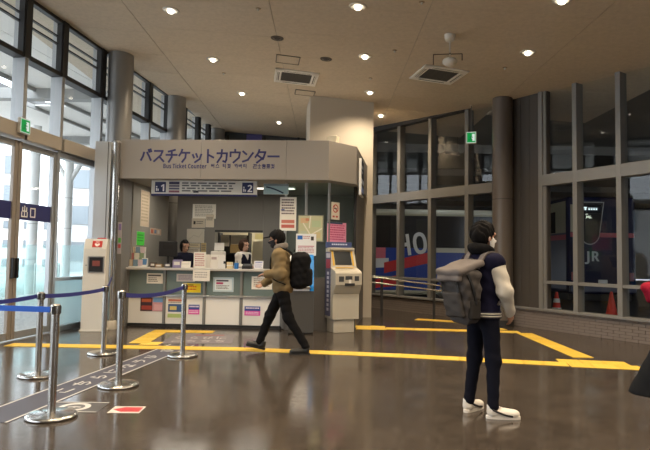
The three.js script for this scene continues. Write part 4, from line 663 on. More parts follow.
// ---------------------------------------------------------------- outdoors, bus side
const bayM = M(rgb(0.19, 0.185, 0.175), 0.9);   // weathered concrete
{
  const r = structG('bus_bay_roof', [0, 0, 0], 0, 'dark roof over the bus bays', 'roof');
  mesh('deck', poly([[-4, -19.2], [-4, -48], [32, -48], [32, 14], [9.4, 14], [9.3, 5.4], [8.3, -4], [6.4, -8.9], [4.6, -12.2], [4.0, -13.4], [1.2, -17], [0.2, -19.2]], 5.75, 0.3), bayM, r);
  for (const z of [-22, -28, -34, -40]) mesh('beam', bx(34, 0.35, 0.3, 15, 5.6, z), bayM, r);
  const w = structG('bus_bay_wall', [0, 0, 0], 0, 'dark wall on the far side of the bus bays', 'wall'); const wm = bayM;
  mesh('wall_body', bx(36, 6, 0.3, 14, 3, -47.5), wm, w); mesh('wall_body', bx(0.3, 4.6, 28.5, -4, 3.7, -33.5), wm, w); mesh('wall_body', bx(0.3, 6, 62, 31.8, 3, -17), wm, w);
  for (const [x, z] of [[13.5, -20], [13.5, -8], [19, -30]]) { const t = thing('bay_column', 'square dark column out in the bus bays', 'column', [x, -0.1, z], 0, 'bus bay columns'); mesh('shaft', bx(0.5, 5.85, 0.5, 0, 2.925, 0), mat.concrete, t); mesh('guard', bx(0.54, 1.0, 0.54, 0, 0.5, 0), mat.frameDark, t); }
}
const wheelTyre = new THREE.TorusGeometry(0.36, 0.13, 10, 28), wheelHub = lathe([[0, 0.05], [0.12, 0.06], [0.26, 0.02], [0.3, -0.04]], 24).rotateX(Math.PI / 2);
function bus(name, label, pos, turn, Lg, W, H, o) {   // side print faces +z, the long axis is x (0..Lg), body goes to -W
  const t = thing(name, label, 'bus', pos, turn);
  mesh('body', rbx(Lg, H - 0.3, W, Lg / 2, 0.3 + (H - 0.3) / 2, -W / 2, 0.14, 4), o.body, t);
  mesh('side_print', new THREE.PlaneGeometry(Lg - 0.32, H - 0.62).translate(Lg / 2, 0.3 + (H - 0.3) / 2, 0.004), M('#ffffff', 0.3, 0, { map: o.tex }), t);
  mesh('underbody', bx(Lg - 0.4, 0.3, W - 0.2, Lg / 2, 0.22, -W / 2), mat.rubber, t);
  for (const [a, b] of o.windows) { const f = mesh('side_window', rbx(b - a, o.wy[1] - o.wy[0], 0.02, (a + b) / 2, (o.wy[0] + o.wy[1]) / 2, 0.008, 0.006, 1), M(rgb(0.008, 0.008, 0.01), 0.12, 0, { specularIntensity: 0.5 }), t); }
  for (const x of [2.2, Lg - 3.2]) for (const z of [-0.1, -W + 0.1]) { const w = mesh('tyre', wheelTyre.clone().translate(x, 0.49, z), mat.rubber, t); mesh('hub', wheelHub.clone().translate(x, 0.49, z + 0.05), mat.steelSoft, w); }
  return t;
}
{
  const Lg = 11, H = 3.12, W = 2.5, X0 = -3.9, tex = canvasTex(1536, 384, (c, w, h) => {
    const sx = w / (Lg - 0.32), sy = h / (H - 0.62), X = (x) => (x - X0 - 0.16) * sx, Y = (y) => h - (y - 0.46) * sy, P = (pts, col) => { c.fillStyle = col; c.beginPath(); pts.forEach((p, i) => i ? c.lineTo(X(p[0]), Y(p[1])) : c.moveTo(X(p[0]), Y(p[1]))); c.fill(); };
    c.fillStyle = '#1c3fa0'; c.fillRect(0, 0, w, h);
    P([[-4, 3.2], [8, 3.2], [8, 1.84], [-4, 1.84]], '#0c0c10'); P([[-4, 3.2], [8, 3.2], [8, 2.9], [-4, 2.9]], '#a8a288'); P([[3.65, 1.86], [8, 1.86], [8, 1.7], [3.65, 1.7]], '#dcd6c4');
    P([[-4, 1.84], [2.0, 1.84], [2.0, 1.3], [-4, 1.1]], '#d06a80'); P([[-4, 1.3], [2.1, 1.5], [2.1, 1.2], [-4, 0.8]], '#e4e4e8'); P([[1.95, 1.35], [3.6, 1.75], [3.6, 1.4], [1.95, 1.0]], '#c83038'); P([[1.2, 0.7], [2.4, 0.95], [2.4, 0.6], [1.2, 0.46]], '#c83038');
    P([[4.6, 1.5], [5.1, 1.65], [5.1, 1.5], [4.8, 1.4], [4.8, 1.1], [5.2, 1.25], [5.2, 1.05], [4.6, 0.9]], '#e8e8ee'); P([[4.0, 1.1], [4.4, 1.2], [4.4, 0.6], [4.0, 0.5]], '#cdbb58'); P([[3.8, 0.95], [4.0, 0.95], [4.0, 0.6], [3.8, 0.6]], '#c83038');
  });
  const t = bus('bus', 'blue, red and cream striped bus with large white letters', [X0, -0.1, -19.0], 0, Lg, W, H, { body: M(rgb(0.55, 0.52, 0.42), 0.35), tex, wy: [1.86, 2.88], windows: [[0.4, 1.9], [1.95, 3.4], [3.45, 4.9], [4.95, 6.05], [7.45, 8.9], [8.95, 10.5]] });
  mesh('white_letters', [...(() => { const g = text('HO', 0.7, 0.01); g.scale(0.72, 1, 1).rotateZ(0.14); return [g.translate(6.3, 1.55, 0.012)]; })(), bx(0.1, 0.72, 0.01, 7.32, 2.08, 0.015)], M(rgb(0.8, 0.8, 0.82), 0.4), t);
  mesh('tail_lamp', rbx(0.02, 0.3, 0.15, 11.0, 1.0, -0.2), mat.red, t);
}
{
  const H = 3.85, Lg = 12, W = 2.5, tex = canvasTex(1024, 320, (c, w, h) => { c.fillStyle = '#0c1238'; c.fillRect(0, 0, w, h); c.fillStyle = '#8f866c'; c.fillRect(0, 0, w, h * 0.36); c.fillStyle = '#a02838'; c.fillRect(0, h * 0.38, w, h * 0.06); });
  // long axis runs away from the camera; the side print faces the hall
  const t = bus('bus', 'dark blue coach with a red stripe and a lit destination display', [8.8, -0.1, -33], -Math.PI / 2, Lg, W, H, { body: M(rgb(0.006, 0.009, 0.04), 0.5, 0, { specularIntensity: 0.3 }), tex, wy: [2.55, 3.35], windows: [[0.6, 2.5], [2.6, 4.5], [4.6, 6.5], [6.6, 8.5], [8.6, 10.9]] });
  return_to_rear(t);
  function return_to_rear(b) {   // rear face lies at local x = 12; z runs from 0 to -2.5
    const face = (g, d = 0.01) => g.rotateY(Math.PI / 2).translate(12 + d, 0, -1.25);
    mesh('red_stripe', face(bx(2.3, 0.16, 0.012, 0, 2.45, 0)), M('#9c2436', 0.4), b);
    mesh('cream_corner', face(bx(0.6, 1.0, 0.012, -0.85, 3.05, 0)), M('#8f876e', 0.4), b);
    const U = []; for (let i = 0; i <= 20; i++) { const a = Math.PI * i / 20; U.push([0.34 * Math.cos(Math.PI - a) * (1) - 0.45 + 0, 2.55 - 0.42 * Math.sin(a)]); }
    const shape = [[-0.92, 3.62], ...U.map(([x, y]) => [x, y]), [0.04, 3.62]];
    const grow = shape.map(([x, y]) => [-0.44 + (x + 0.44) * 1.09, 2.95 + (y - 2.95) * 1.05]);
    mesh('window_surround', face(extr(grow, 0.01), 0.006), M(rgb(0.35, 0.36, 0.36), 0.4), b); mesh('rear_window', face(extr(shape, 0.012), 0.012), M(rgb(0.004, 0.004, 0.005), 0.4, 0, { specularIntensity: 0.25 }), b);
    const disp = mesh('destination_display', face(bx(0.62, 0.2, 0.01, -0.42, 3.4, 0), 0.03), new THREE.MeshStandardMaterial({ color: '#050505', emissive: '#ffffff', emissiveIntensity: 1.6, emissiveMap: canvasTex(128, 40, (c) => { c.fillStyle = '#06080a'; c.fillRect(0, 0, 128, 40); c.fillStyle = '#e8fbff'; c.fillRect(10, 8, 26, 6); c.fillRect(20, 8, 6, 24); c.fillRect(12, 20, 24, 5); for (let i = 0; i < 4; i++) { c.fillRect(46 + i * 18, 14, 13, 5); c.fillRect(46 + i * 18, 22, 13, 7); } }) }), b);
    const l = new THREE.RectAreaLight(rgb(0.8, 0.95, 1), 0.5, 0.62, 0.2); l.position.set(12.06, 3.4, -0.83); l.rotation.y = -Math.PI / 2; l.name = 'glow'; b.add(l);
    mesh('white_letters', face(text('JR', 0.36, 0.01).translate(-0.6, 1.5, 0.01)), M(rgb(0.5, 0.52, 0.56), 0.4), b);
    for (const x of [-1.05, 1.05]) { mesh('tail_lamp', face(rbx(0.16, 0.3, 0.03, x, 0.95, 0, 0.01)), M('#7a1a18', 0.3), b); mesh('reflector', face(bx(0.25, 0.05, 0.02, x, 0.6, 0)), M('#c86a30', 0.3), b); }
    mesh('bumper', face(rbx(2.4, 0.25, 0.12, 0, 0.5, 0.0, 0.04)), M(rgb(0.02, 0.025, 0.07), 0.4), b); mesh('number_plate', face(bx(0.33, 0.17, 0.012, 0, 0.75, 0.01)), mat.white, b);
  }
}
for (const [x, z, l, bands] of [[7.35, -14.9, 'plain red traffic cone outside the dark blue coach', 0], [5.75, -14.4, 'red traffic cone with white bands by the window corner', 2]]) {
  const t = thing('traffic_cone', l, 'cone', [x, -0.1, z], 0, 'traffic cones outside'); const rm = M(rgb(0.75, 0.05, 0.03), 0.5);
  mesh('cone', lathe([[0.16, 0.03], [0.03, 0.72], [0.02, 0.73], [0, 0.73]], 24), rm, t); mesh('foot', rbx(0.4, 0.035, 0.4, 0, 0.0175, 0, 0.01), rm, t);
  for (let k = 0; k < bands; k++) { const y = 0.25 + k * 0.22, r = (yy) => 0.163 - (yy - 0.03) * 0.188 + 0.003; mesh('white_band', lathe([[r(y), y], [r(y + 0.1), y + 0.1]], 24), mat.white, t); }
}
{ // lamp batten over the striped bus
  const t = thing('bay_lamp', 'short lamp batten hanging in the bus bay over the striped bus', 'light', [3.95, 4.72, -18.1], 0.3);
  mesh('tray', rbx(0.5, 0.03, 0.06, 0, 0.03, 0, 0.01), mat.frameDark, t); mesh('hanger', [cyl(0.006, 0.006, 1.0, -0.2, 0.05, 0, 6), cyl(0.006, 0.006, 1.0, 0.2, 0.05, 0, 6)], mat.frameDark, t);
  mesh('tube', new THREE.CylinderGeometry(0.011, 0.011, 0.24, 10).rotateZ(Math.PI / 2).translate(0, -0.01, 0), new THREE.MeshStandardMaterial({ color: '#ffffff', emissive: rgb(0.9, 0.97, 1), emissiveIntensity: 2 }), t);
  mesh('shade', bx(0.5, 0.09, 0.006, 0, -0.005, 0.04), mat.frameDark, t);
  const l = new THREE.RectAreaLight(rgb(0.9, 0.97, 1), 130, 0.46, 0.06); l.position.set(0, -0.03, -0.03); l.rotation.x = -1.1; l.name = 'glow'; t.add(l);
}
console.log('objects done');
// ---------------------------------------------------------------- people: signed distance fields meshed with surface nets
function nets(f, min, max, c) {
  const nx = Math.ceil((max[0] - min[0]) / c) + 1, ny = Math.ceil((max[1] - min[1]) / c) + 1, nz = Math.ceil((max[2] - min[2]) / c) + 1, v = new Float32Array(nx * ny * nz), I = (i, j, k) => (k * ny + j) * nx + i;
  for (let k = 0; k < nz; k++) for (let j = 0; j < ny; j++) for (let i = 0; i < nx; i++) v[I(i, j, k)] = f(min[0] + i * c, min[1] + j * c, min[2] + k * c);
  const id = new Int32Array(nx * ny * nz).fill(-1), pos = [], idx = [];
  const E = [[0, 1], [0, 2], [0, 4], [1, 3], [1, 5], [2, 3], [2, 6], [3, 7], [4, 5], [4, 6], [5, 7], [6, 7]];
  for (let k = 0; k < nz - 1; k++) for (let j = 0; j < ny - 1; j++) for (let i = 0; i < nx - 1; i++) {
    const q = []; let m = 0; for (let a = 0; a < 8; a++) { const d = v[I(i + (a & 1), j + (a >> 1 & 1), k + (a >> 2))]; q.push(d); if (d < 0) m++; }
    if (m === 0 || m === 8) continue;
    let x = 0, y = 0, z = 0, n = 0; for (const [a, b] of E) if ((q[a] < 0) !== (q[b] < 0)) { const t = q[a] / (q[a] - q[b]); x += (a & 1) + t * ((b & 1) - (a & 1)); y += (a >> 1 & 1) + t * ((b >> 1 & 1) - (a >> 1 & 1)); z += (a >> 2) + t * ((b >> 2) - (a >> 2)); n++; }
    id[I(i, j, k)] = pos.length / 3; pos.push(min[0] + (i + x / n) * c, min[1] + (j + y / n) * c, min[2] + (k + z / n) * c);
  }
  const quad = (a, b, cc, d, flip) => { if (a < 0 || b < 0 || cc < 0 || d < 0) return; flip ? idx.push(a, cc, b, a, d, cc) : idx.push(a, b, cc, a, cc, d); };
  for (let k = 1; k < nz - 1; k++) for (let j = 1; j < ny - 1; j++) for (let i = 1; i < nx - 1; i++) {
    const s = v[I(i, j, k)] < 0;
    if (s !== v[I(i + 1, j, k)] < 0) quad(id[I(i, j - 1, k - 1)], id[I(i, j, k - 1)], id[I(i, j, k)], id[I(i, j - 1, k)], !s);
    if (s !== v[I(i, j + 1, k)] < 0) quad(id[I(i - 1, j, k - 1)], id[I(i - 1, j, k)], id[I(i, j, k)], id[I(i, j, k - 1)], !s);
    if (s !== v[I(i, j, k + 1)] < 0) quad(id[I(i - 1, j - 1, k)], id[I(i, j - 1, k)], id[I(i, j, k)], id[I(i - 1, j, k)], !s);
  }
  const g = new THREE.BufferGeometry(); g.setAttribute('position', new THREE.Float32BufferAttribute(pos, 3)); g.setIndex(idx); g.computeVertexNormals();
  g.setAttribute('uv', new THREE.Float32BufferAttribute(new Float32Array(pos.length / 3 * 2), 2)); return g;
}
const cap = (a, b, ra, rb = ra) => ({ a, b, ra, rb }), ell = (c, r) => ({ c, r });
function dist(p, x, y, z) {
  if (p.c) { const X = x - p.c[0], Y = y - p.c[1], Z = z - p.c[2], [a, b, c] = p.r, k0 = Math.hypot(X / a, Y / b, Z / c), k1 = Math.hypot(X / (a * a), Y / (b * b), Z / (c * c)); return k1 < 1e-9 ? -Math.min(a, b, c) : k0 * (k0 - 1) / k1; }
  const [ax, ay, az] = p.a, bx_ = p.b[0] - ax, by = p.b[1] - ay, bz = p.b[2] - az, L = bx_ * bx_ + by * by + bz * bz || 1e-9, h = Math.min(1, Math.max(0, ((x - ax) * bx_ + (y - ay) * by + (z - az) * bz) / L));
  return Math.hypot(x - ax - h * bx_, y - ay - h * by, z - az - h * bz) - (p.ra + (p.rb - p.ra) * h);
}
const smin = (a, b, k) => { const h = Math.max(k - Math.abs(a - b), 0) / k; return Math.min(a, b) - h * h * k * 0.25; };
const union = (ps, k) => (x, y, z) => { let d = 1e9; for (const p of ps) d = smin(d, dist(p, x, y, z), k); return d; };
function sdf(ps, k, c, mod) {
  const lo = [1e9, 1e9, 1e9], hi = [-1e9, -1e9, -1e9]; for (const p of ps) for (let i = 0; i < 3; i++) if (p.c) { lo[i] = Math.min(lo[i], p.c[i] - p.r[i]); hi[i] = Math.max(hi[i], p.c[i] + p.r[i]); } else { const r = Math.max(p.ra, p.rb); lo[i] = Math.min(lo[i], p.a[i] - r, p.b[i] - r); hi[i] = Math.max(hi[i], p.a[i] + r, p.b[i] + r); }
  const u = union(ps, k), f = mod ? (x, y, z) => mod(u(x, y, z), x, y, z) : u, m = 3 * c + 0.02;
  return nets(f, lo.map((v) => v - m), hi.map((v) => v + m), c);
}
const fold = (x, y, z, s = 1) => 0.0032 * s * (Math.sin(38 * y + 9 * x + 5 * Math.sin(11 * z)) * Math.sin(21 * x - 17 * z + 7 * y) + 0.6 * Math.sin(63 * y - 24 * x + 15 * z));
const skinM = M(rgb(0.5, 0.27, 0.18), 0.55), hairBlack = cloth(rgb(0.007, 0.006, 0.006), 0.7), hairBrown = cloth(rgb(0.035, 0.016, 0.009), 0.6);
const headPs = [ell([0, 0.03, -0.012], [0.075, 0.09, 0.094]), ell([0, -0.03, 0.024], [0.06, 0.088, 0.066]), ell([0, -0.086, 0.045], [0.038, 0.03, 0.038]), cap([0, 0.0, 0.085], [0, -0.032, 0.104], 0.008, 0.013), ell([0.014, -0.036, 0.092], [0.01, 0.008, 0.012]), ell([-0.014, -0.036, 0.092], [0.01, 0.008, 0.012]), ell([0.077, -0.012, -0.004], [0.011, 0.031, 0.02]), ell([-0.077, -0.012, -0.004], [0.011, 0.031, 0.02]), ell([0, -0.066, 0.084], [0.022, 0.006, 0.008]), ell([0, -0.077, 0.083], [0.02, 0.006, 0.008]), cap([0, -0.07, -0.02], [0, -0.17, -0.035], 0.05, 0.054), cap([0.05, 0.03, 0.066], [-0.05, 0.03, 0.066], 0.016)];
const headBase = sdf(headPs, 0.018, 0.0048);
const faceD = union([headPs[0], headPs[1], headPs[2], headPs[3], headPs[10]], 0.02);
const hairShort = nets((x, y, z) => { const X = x / 0.093, Y = (y - 0.028) / 0.122, Z = (z + 0.022) / 0.12, e = (Math.hypot(X, Y, Z) - 1) * 0.1 + 0.006 * Math.sin(75 * x + 50 * y + 20 * z) * Math.sin(66 * z + 31 * y) + 0.004 * Math.sin(150 * z + 110 * x + 60 * y); return Math.max(e, 0.8 * z - 0.62 * (y + 0.012) - 0.012 + 0.007 * Math.sin(110 * x + 70 * z)); }, [-0.13, -0.14, -0.17], [0.13, 0.18, 0.14], 0.005);
const hairBob = nets((x, y, z) => { const X = x / 0.098, Y = (y + 0.0) / 0.145, Z = (z + 0.022) / 0.118, e = (Math.hypot(X, Y, Z) - 1) * 0.1 + 0.003 * Math.sin(90 * x + 20 * z) * Math.sin(50 * z); const face = Math.max(Math.abs(x) - 0.072, -(z - 0.01), y - 0.075); return Math.max(e, -face, -(y + 0.125)); }, [-0.13, -0.17, -0.17], [0.13, 0.18, 0.14], 0.0055);
const maskBase = nets((x, y, z) => Math.max(faceD(x, y, z) - 0.008, -(z - 0.012), y + 0.018 - 0.25 * (0.1 - z), -(y + 0.125)), [-0.1, -0.15, -0.02], [0.1, 0.03, 0.14], 0.0048);
const handBase = (() => { const ps = [ell([0, -0.045, 0.002], [0.017, 0.05, 0.04]), cap([0, 0.02, 0], [0, -0.02, 0], 0.027, 0.024)]; [[-0.029, 0.058], [-0.01, 0.07], [0.01, 0.066], [0.028, 0.05]].forEach(([z, l]) => { ps.push(cap([0, -0.08, z], [0.012, -0.08 - l * 0.55, z], 0.0092, 0.0085), cap([0.012, -0.08 - l * 0.55, z], [0.036, -0.08 - l * 0.95, z], 0.0085, 0.007)); }); ps.push(cap([0.004, -0.025, 0.034], [0.02, -0.06, 0.058], 0.012, 0.0105), cap([0.02, -0.06, 0.058], [0.032, -0.085, 0.055], 0.0105, 0.008)); return sdf(ps, 0.006, 0.0042); })();
const handMirror = (() => { const g = handBase.clone().scale(-1, 1, 1); const i = g.index.array; for (let k = 0; k < i.length; k += 3) { const t = i[k]; i[k] = i[k + 1]; i[k + 1] = t; } g.computeVertexNormals(); return g; })();
function placeHand(base, w, dir, palm) { const y = V(...dir).normalize().negate(), z = V(...palm).cross(y).normalize(), x = y.clone().cross(z); return base.clone().applyMatrix4(new THREE.Matrix4().makeBasis(x, y, z).setPosition(...w)); }
const join = (gs) => mergeGeometries(gs.map((g) => g.index ? g.toNonIndexed() : g));
function shoe(heel, dir, pitch, upperM, soleM, parent, stripe) {   // foot frame: heel at the origin, toe along +z
  const m = new THREE.Matrix4().makeRotationFromEuler(new THREE.Euler(-pitch, Math.atan2(dir[0], dir[1]), 0, 'YXZ')).setPosition(...heel);
  const up = sdf([cap([0, 0.05, 0.05], [0, 0.045, 0.14], 0.043, 0.043), cap([0, 0.04, 0.14], [0, 0.034, 0.235], 0.043, 0.036), cap([0, 0.06, 0.04], [0, 0.105, 0.04], 0.043, 0.044), ell([0, 0.045, 0.2], [0.05, 0.035, 0.08])], 0.03, 0.006, (d, x, y) => Math.max(d, 0.018 - y, y - 0.118)).applyMatrix4(m);
  const u = mesh('shoe', up, upperM, parent);
  const o = []; for (let i = 0; i < 28; i++) { const a = i / 28 * 2 * Math.PI, s = Math.sin(a), z = 0.138 - 0.148 * Math.cos(a), w = 0.047 * (0.82 + 0.2 * (z / 0.28)); o.push([Math.sign(s) * Math.pow(Math.abs(s), 0.6) * w, z]); }
  mesh('sole', extr(o.map(([x, z]) => [x, -z]), 0.022, 0.003).rotateX(-Math.PI / 2).translate(0, 0.002, 0).applyMatrix4(m), soleM, u);
  if (stripe) { for (const s of [-1, 1]) { const c = new THREE.CatmullRomCurve3([V(s * 0.047, 0.03, 0.21), V(s * 0.052, 0.042, 0.15), V(s * 0.05, 0.062, 0.09), V(s * 0.046, 0.085, 0.035)]); mesh('side_stripe', new THREE.TubeGeometry(c, 12, 0.0095, 6).applyMatrix4(m), mat.black, u); } mesh('laces', [0.11, 0.13, 0.15, 0.17].map((z) => bar(V(-0.022, 0.098 - (z - 0.11) * 0.35, z), V(0.022, 0.098 - (z - 0.11) * 0.35, z), 0.005, 6).applyMatrix4(m)), paperM, u); }
}
function person(label, pos, turn, J, S) {
  const t = thing('person', label, 'person', pos, turn), C = 0.0115;
  const HM = new THREE.Matrix4().makeRotationFromEuler(new THREE.Euler(J.headPitch ?? 0, J.headYaw ?? 0, 0, 'YXZ')).setPosition(...J.head), H = (g) => g.clone().applyMatrix4(HM);
  const up = (p, d) => [p[0], p[1] + d, p[2]];
  const torso = (e) => [ell(up(J.chest, -0.02), [0.165 + e, 0.2 + e, 0.11 + e]), ell(J.belly, [0.145 + e, 0.17 + e, 0.1 + e]), ell(J.pelvis, [0.155 + e, 0.12 + e, 0.11 + e]), cap(J.shL, J.shR, 0.062 + e)];
  const arm = (s, e) => [cap(J['sh' + s], J['el' + s], 0.05 + e, 0.04 + e), cap(J['el' + s], J['wr' + s], 0.039 + e, 0.028 + e * 0.8)];
  const leg = (s, e) => [cap(J['hip' + s], J['kn' + s], 0.075 + e, 0.052 + e), cap(J['kn' + s], J['an' + s], 0.05 + e, 0.035 + e)];
  // skin: one surface
  const bodyG = sdf([...torso(-0.015), ...arm('L', 0), ...arm('R', 0), ...leg('L', -0.008), ...leg('R', -0.008), cap(J.neck, J.head, 0.05)], 0.04, 0.02);
  const hd = (s) => { const e = V(...J['el' + s]), w = V(...J['wr' + s]), d = J['hand' + s] ?? w.clone().sub(e).normalize().toArray(); return placeHand(s === 'L' ? handMirror : handBase, J['wr' + s], d, J['palm' + s] ?? [s === 'L' ? -1 : 1, 0, 0]); };
  const body = mesh('body', join([bodyG, H(headBase), hd('L'), hd('R')]), S.skin ?? skinM, t);
  for (const s of [-1, 1]) { mesh('eye', H(new THREE.SphereGeometry(0.009, 10, 8).translate(s * 0.03, 0.006, 0.083)), mat.black, t); mesh('eyebrow', H(bx(0.032, 0.006, 0.01, s * 0.03, 0.034, 0.086)), S.hairM ?? hairBlack, t); }
  if (S.lips) mesh('lips', H(new THREE.SphereGeometry(0.02, 12, 8).scale(1, 0.42, 0.5).translate(0, -0.071, 0.086)), M(rgb(0.45, 0.12, 0.1), 0.5), t);
  if (S.hair) mesh('hair', H(S.hair), S.hairM ?? hairBlack, t);
  if (S.mask) { const m = mesh('face_mask', H(maskBase), S.mask, t); mesh('ear_loop', H(join([-1, 1].map((s) => new THREE.TubeGeometry(new THREE.CatmullRomCurve3([V(s * 0.058, -0.03, 0.05), V(s * 0.078, 0.0, 0.015), V(s * 0.086, 0.0, -0.012), V(s * 0.08, -0.045, 0.0), V(s * 0.05, -0.08, 0.045)]), 14, 0.0022, 5)))), S.mask, m); }
  // clothes
  const e = S.thick ?? 0.022, hem = S.hem, f = S.folds ?? 1;
  const seat = ell(J.pelvis, [0.15, 0.13, 0.115]);
  mesh('trousers', sdf([seat, ...leg('L', S.legs ?? 0.012), ...leg('R', S.legs ?? 0.012)], 0.045, C, (d, x, y, z) => d + fold(x, y, z, 0.8 * f)), S.trousers, t);
  const cut = (d, x, y, z) => Math.max(d + fold(x, y, z, f), hem - y, S.neckCut ? y - S.neckCut : -1);
  const extra = S.coat ?? [];
  if (S.sleeves) { mesh('jacket', sdf([...torso(e), ...extra], 0.05, C, cut), S.jacket, t); for (const s of ['L', 'R']) mesh('sleeve', sdf(arm(s, e), 0.04, C, (d, x, y, z) => d + fold(x, y, z, f)), S.sleeves, t); }
  else mesh('jacket', sdf([...torso(e), ...arm('L', e), ...arm('R', e), ...extra], 0.05, C, cut), S.jacket, t);
  if (S.vest) mesh('vest', sdf([...torso(e + 0.01)], 0.05, C, (d, x, y, z) => Math.max(d, hem - y, y - (J.shL[1] + 0.035), Math.abs(x) - 0.15, z > 0 ? 0.55 * (y - J.chest[1]) - Math.abs(x) + 0.0 : -1)), S.vest, t);
  if (S.collar) mesh('hood', sdf(Array.from({ length: 10 }, (_, i) => { const a = i / 10 * 2 * Math.PI, b = (i + 1) / 10 * 2 * Math.PI, q = (k) => [J.neck[0] + 0.082 * Math.sin(k), J.neck[1] + 0.028 - 0.02 * Math.cos(k), J.neck[2] + 0.002 + 0.078 * Math.cos(k)]; return cap(q(a), q(b), 0.036 + 0.014 * (1 - Math.cos(a)) / 2, 0.036 + 0.014 * (1 - Math.cos(b)) / 2); }), 0.02, 0.009, (d, x, y, z) => d + fold(x, y, z, 1.2)), S.collar, t);
  for (const s of ['L', 'R']) shoe(J['heel' + s], J['toe' + s], J['pitch' + s] ?? 0, S.shoes, S.soles, t, S.stripe);
  return t;
}
function strapCurve(pts, w, th, n = 24) {   // flat webbing along a curve, lying on the body
  const c = new THREE.CatmullRomCurve3(pts.map((p) => V(...p))), gs = []; for (let i = 0; i < n; i++) { const a = c.getPoint(i / n), b = c.getPoint((i + 1) / n), d = b.clone().sub(a), L = d.length(); d.normalize(); const X = V(1, 0, 0), z = X.clone().cross(d).normalize(), x = d.clone().cross(z); const g = bx(w, L * 1.15, th); g.applyMatrix4(new THREE.Matrix4().makeBasis(x, d, z).setPosition(...a.clone().add(b).multiplyScalar(0.5).toArray())); gs.push(g); } return join(gs);
}
const boxD = (x, y, z, c, h, r, tilt = 0) => { let Y = y - c[1], Z = z - c[2]; const k = Math.cos(tilt), s = Math.sin(tilt); [Y, Z] = [k * Y - s * Z, s * Y + k * Z]; const a = Math.abs(x - c[0]) - h[0] + r, b = Math.abs(Y) - h[1] + r, d = Math.abs(Z) - h[2] + r; return Math.hypot(Math.max(a, 0), Math.max(b, 0), Math.max(d, 0)) + Math.min(Math.max(a, b, d), 0) - r; };
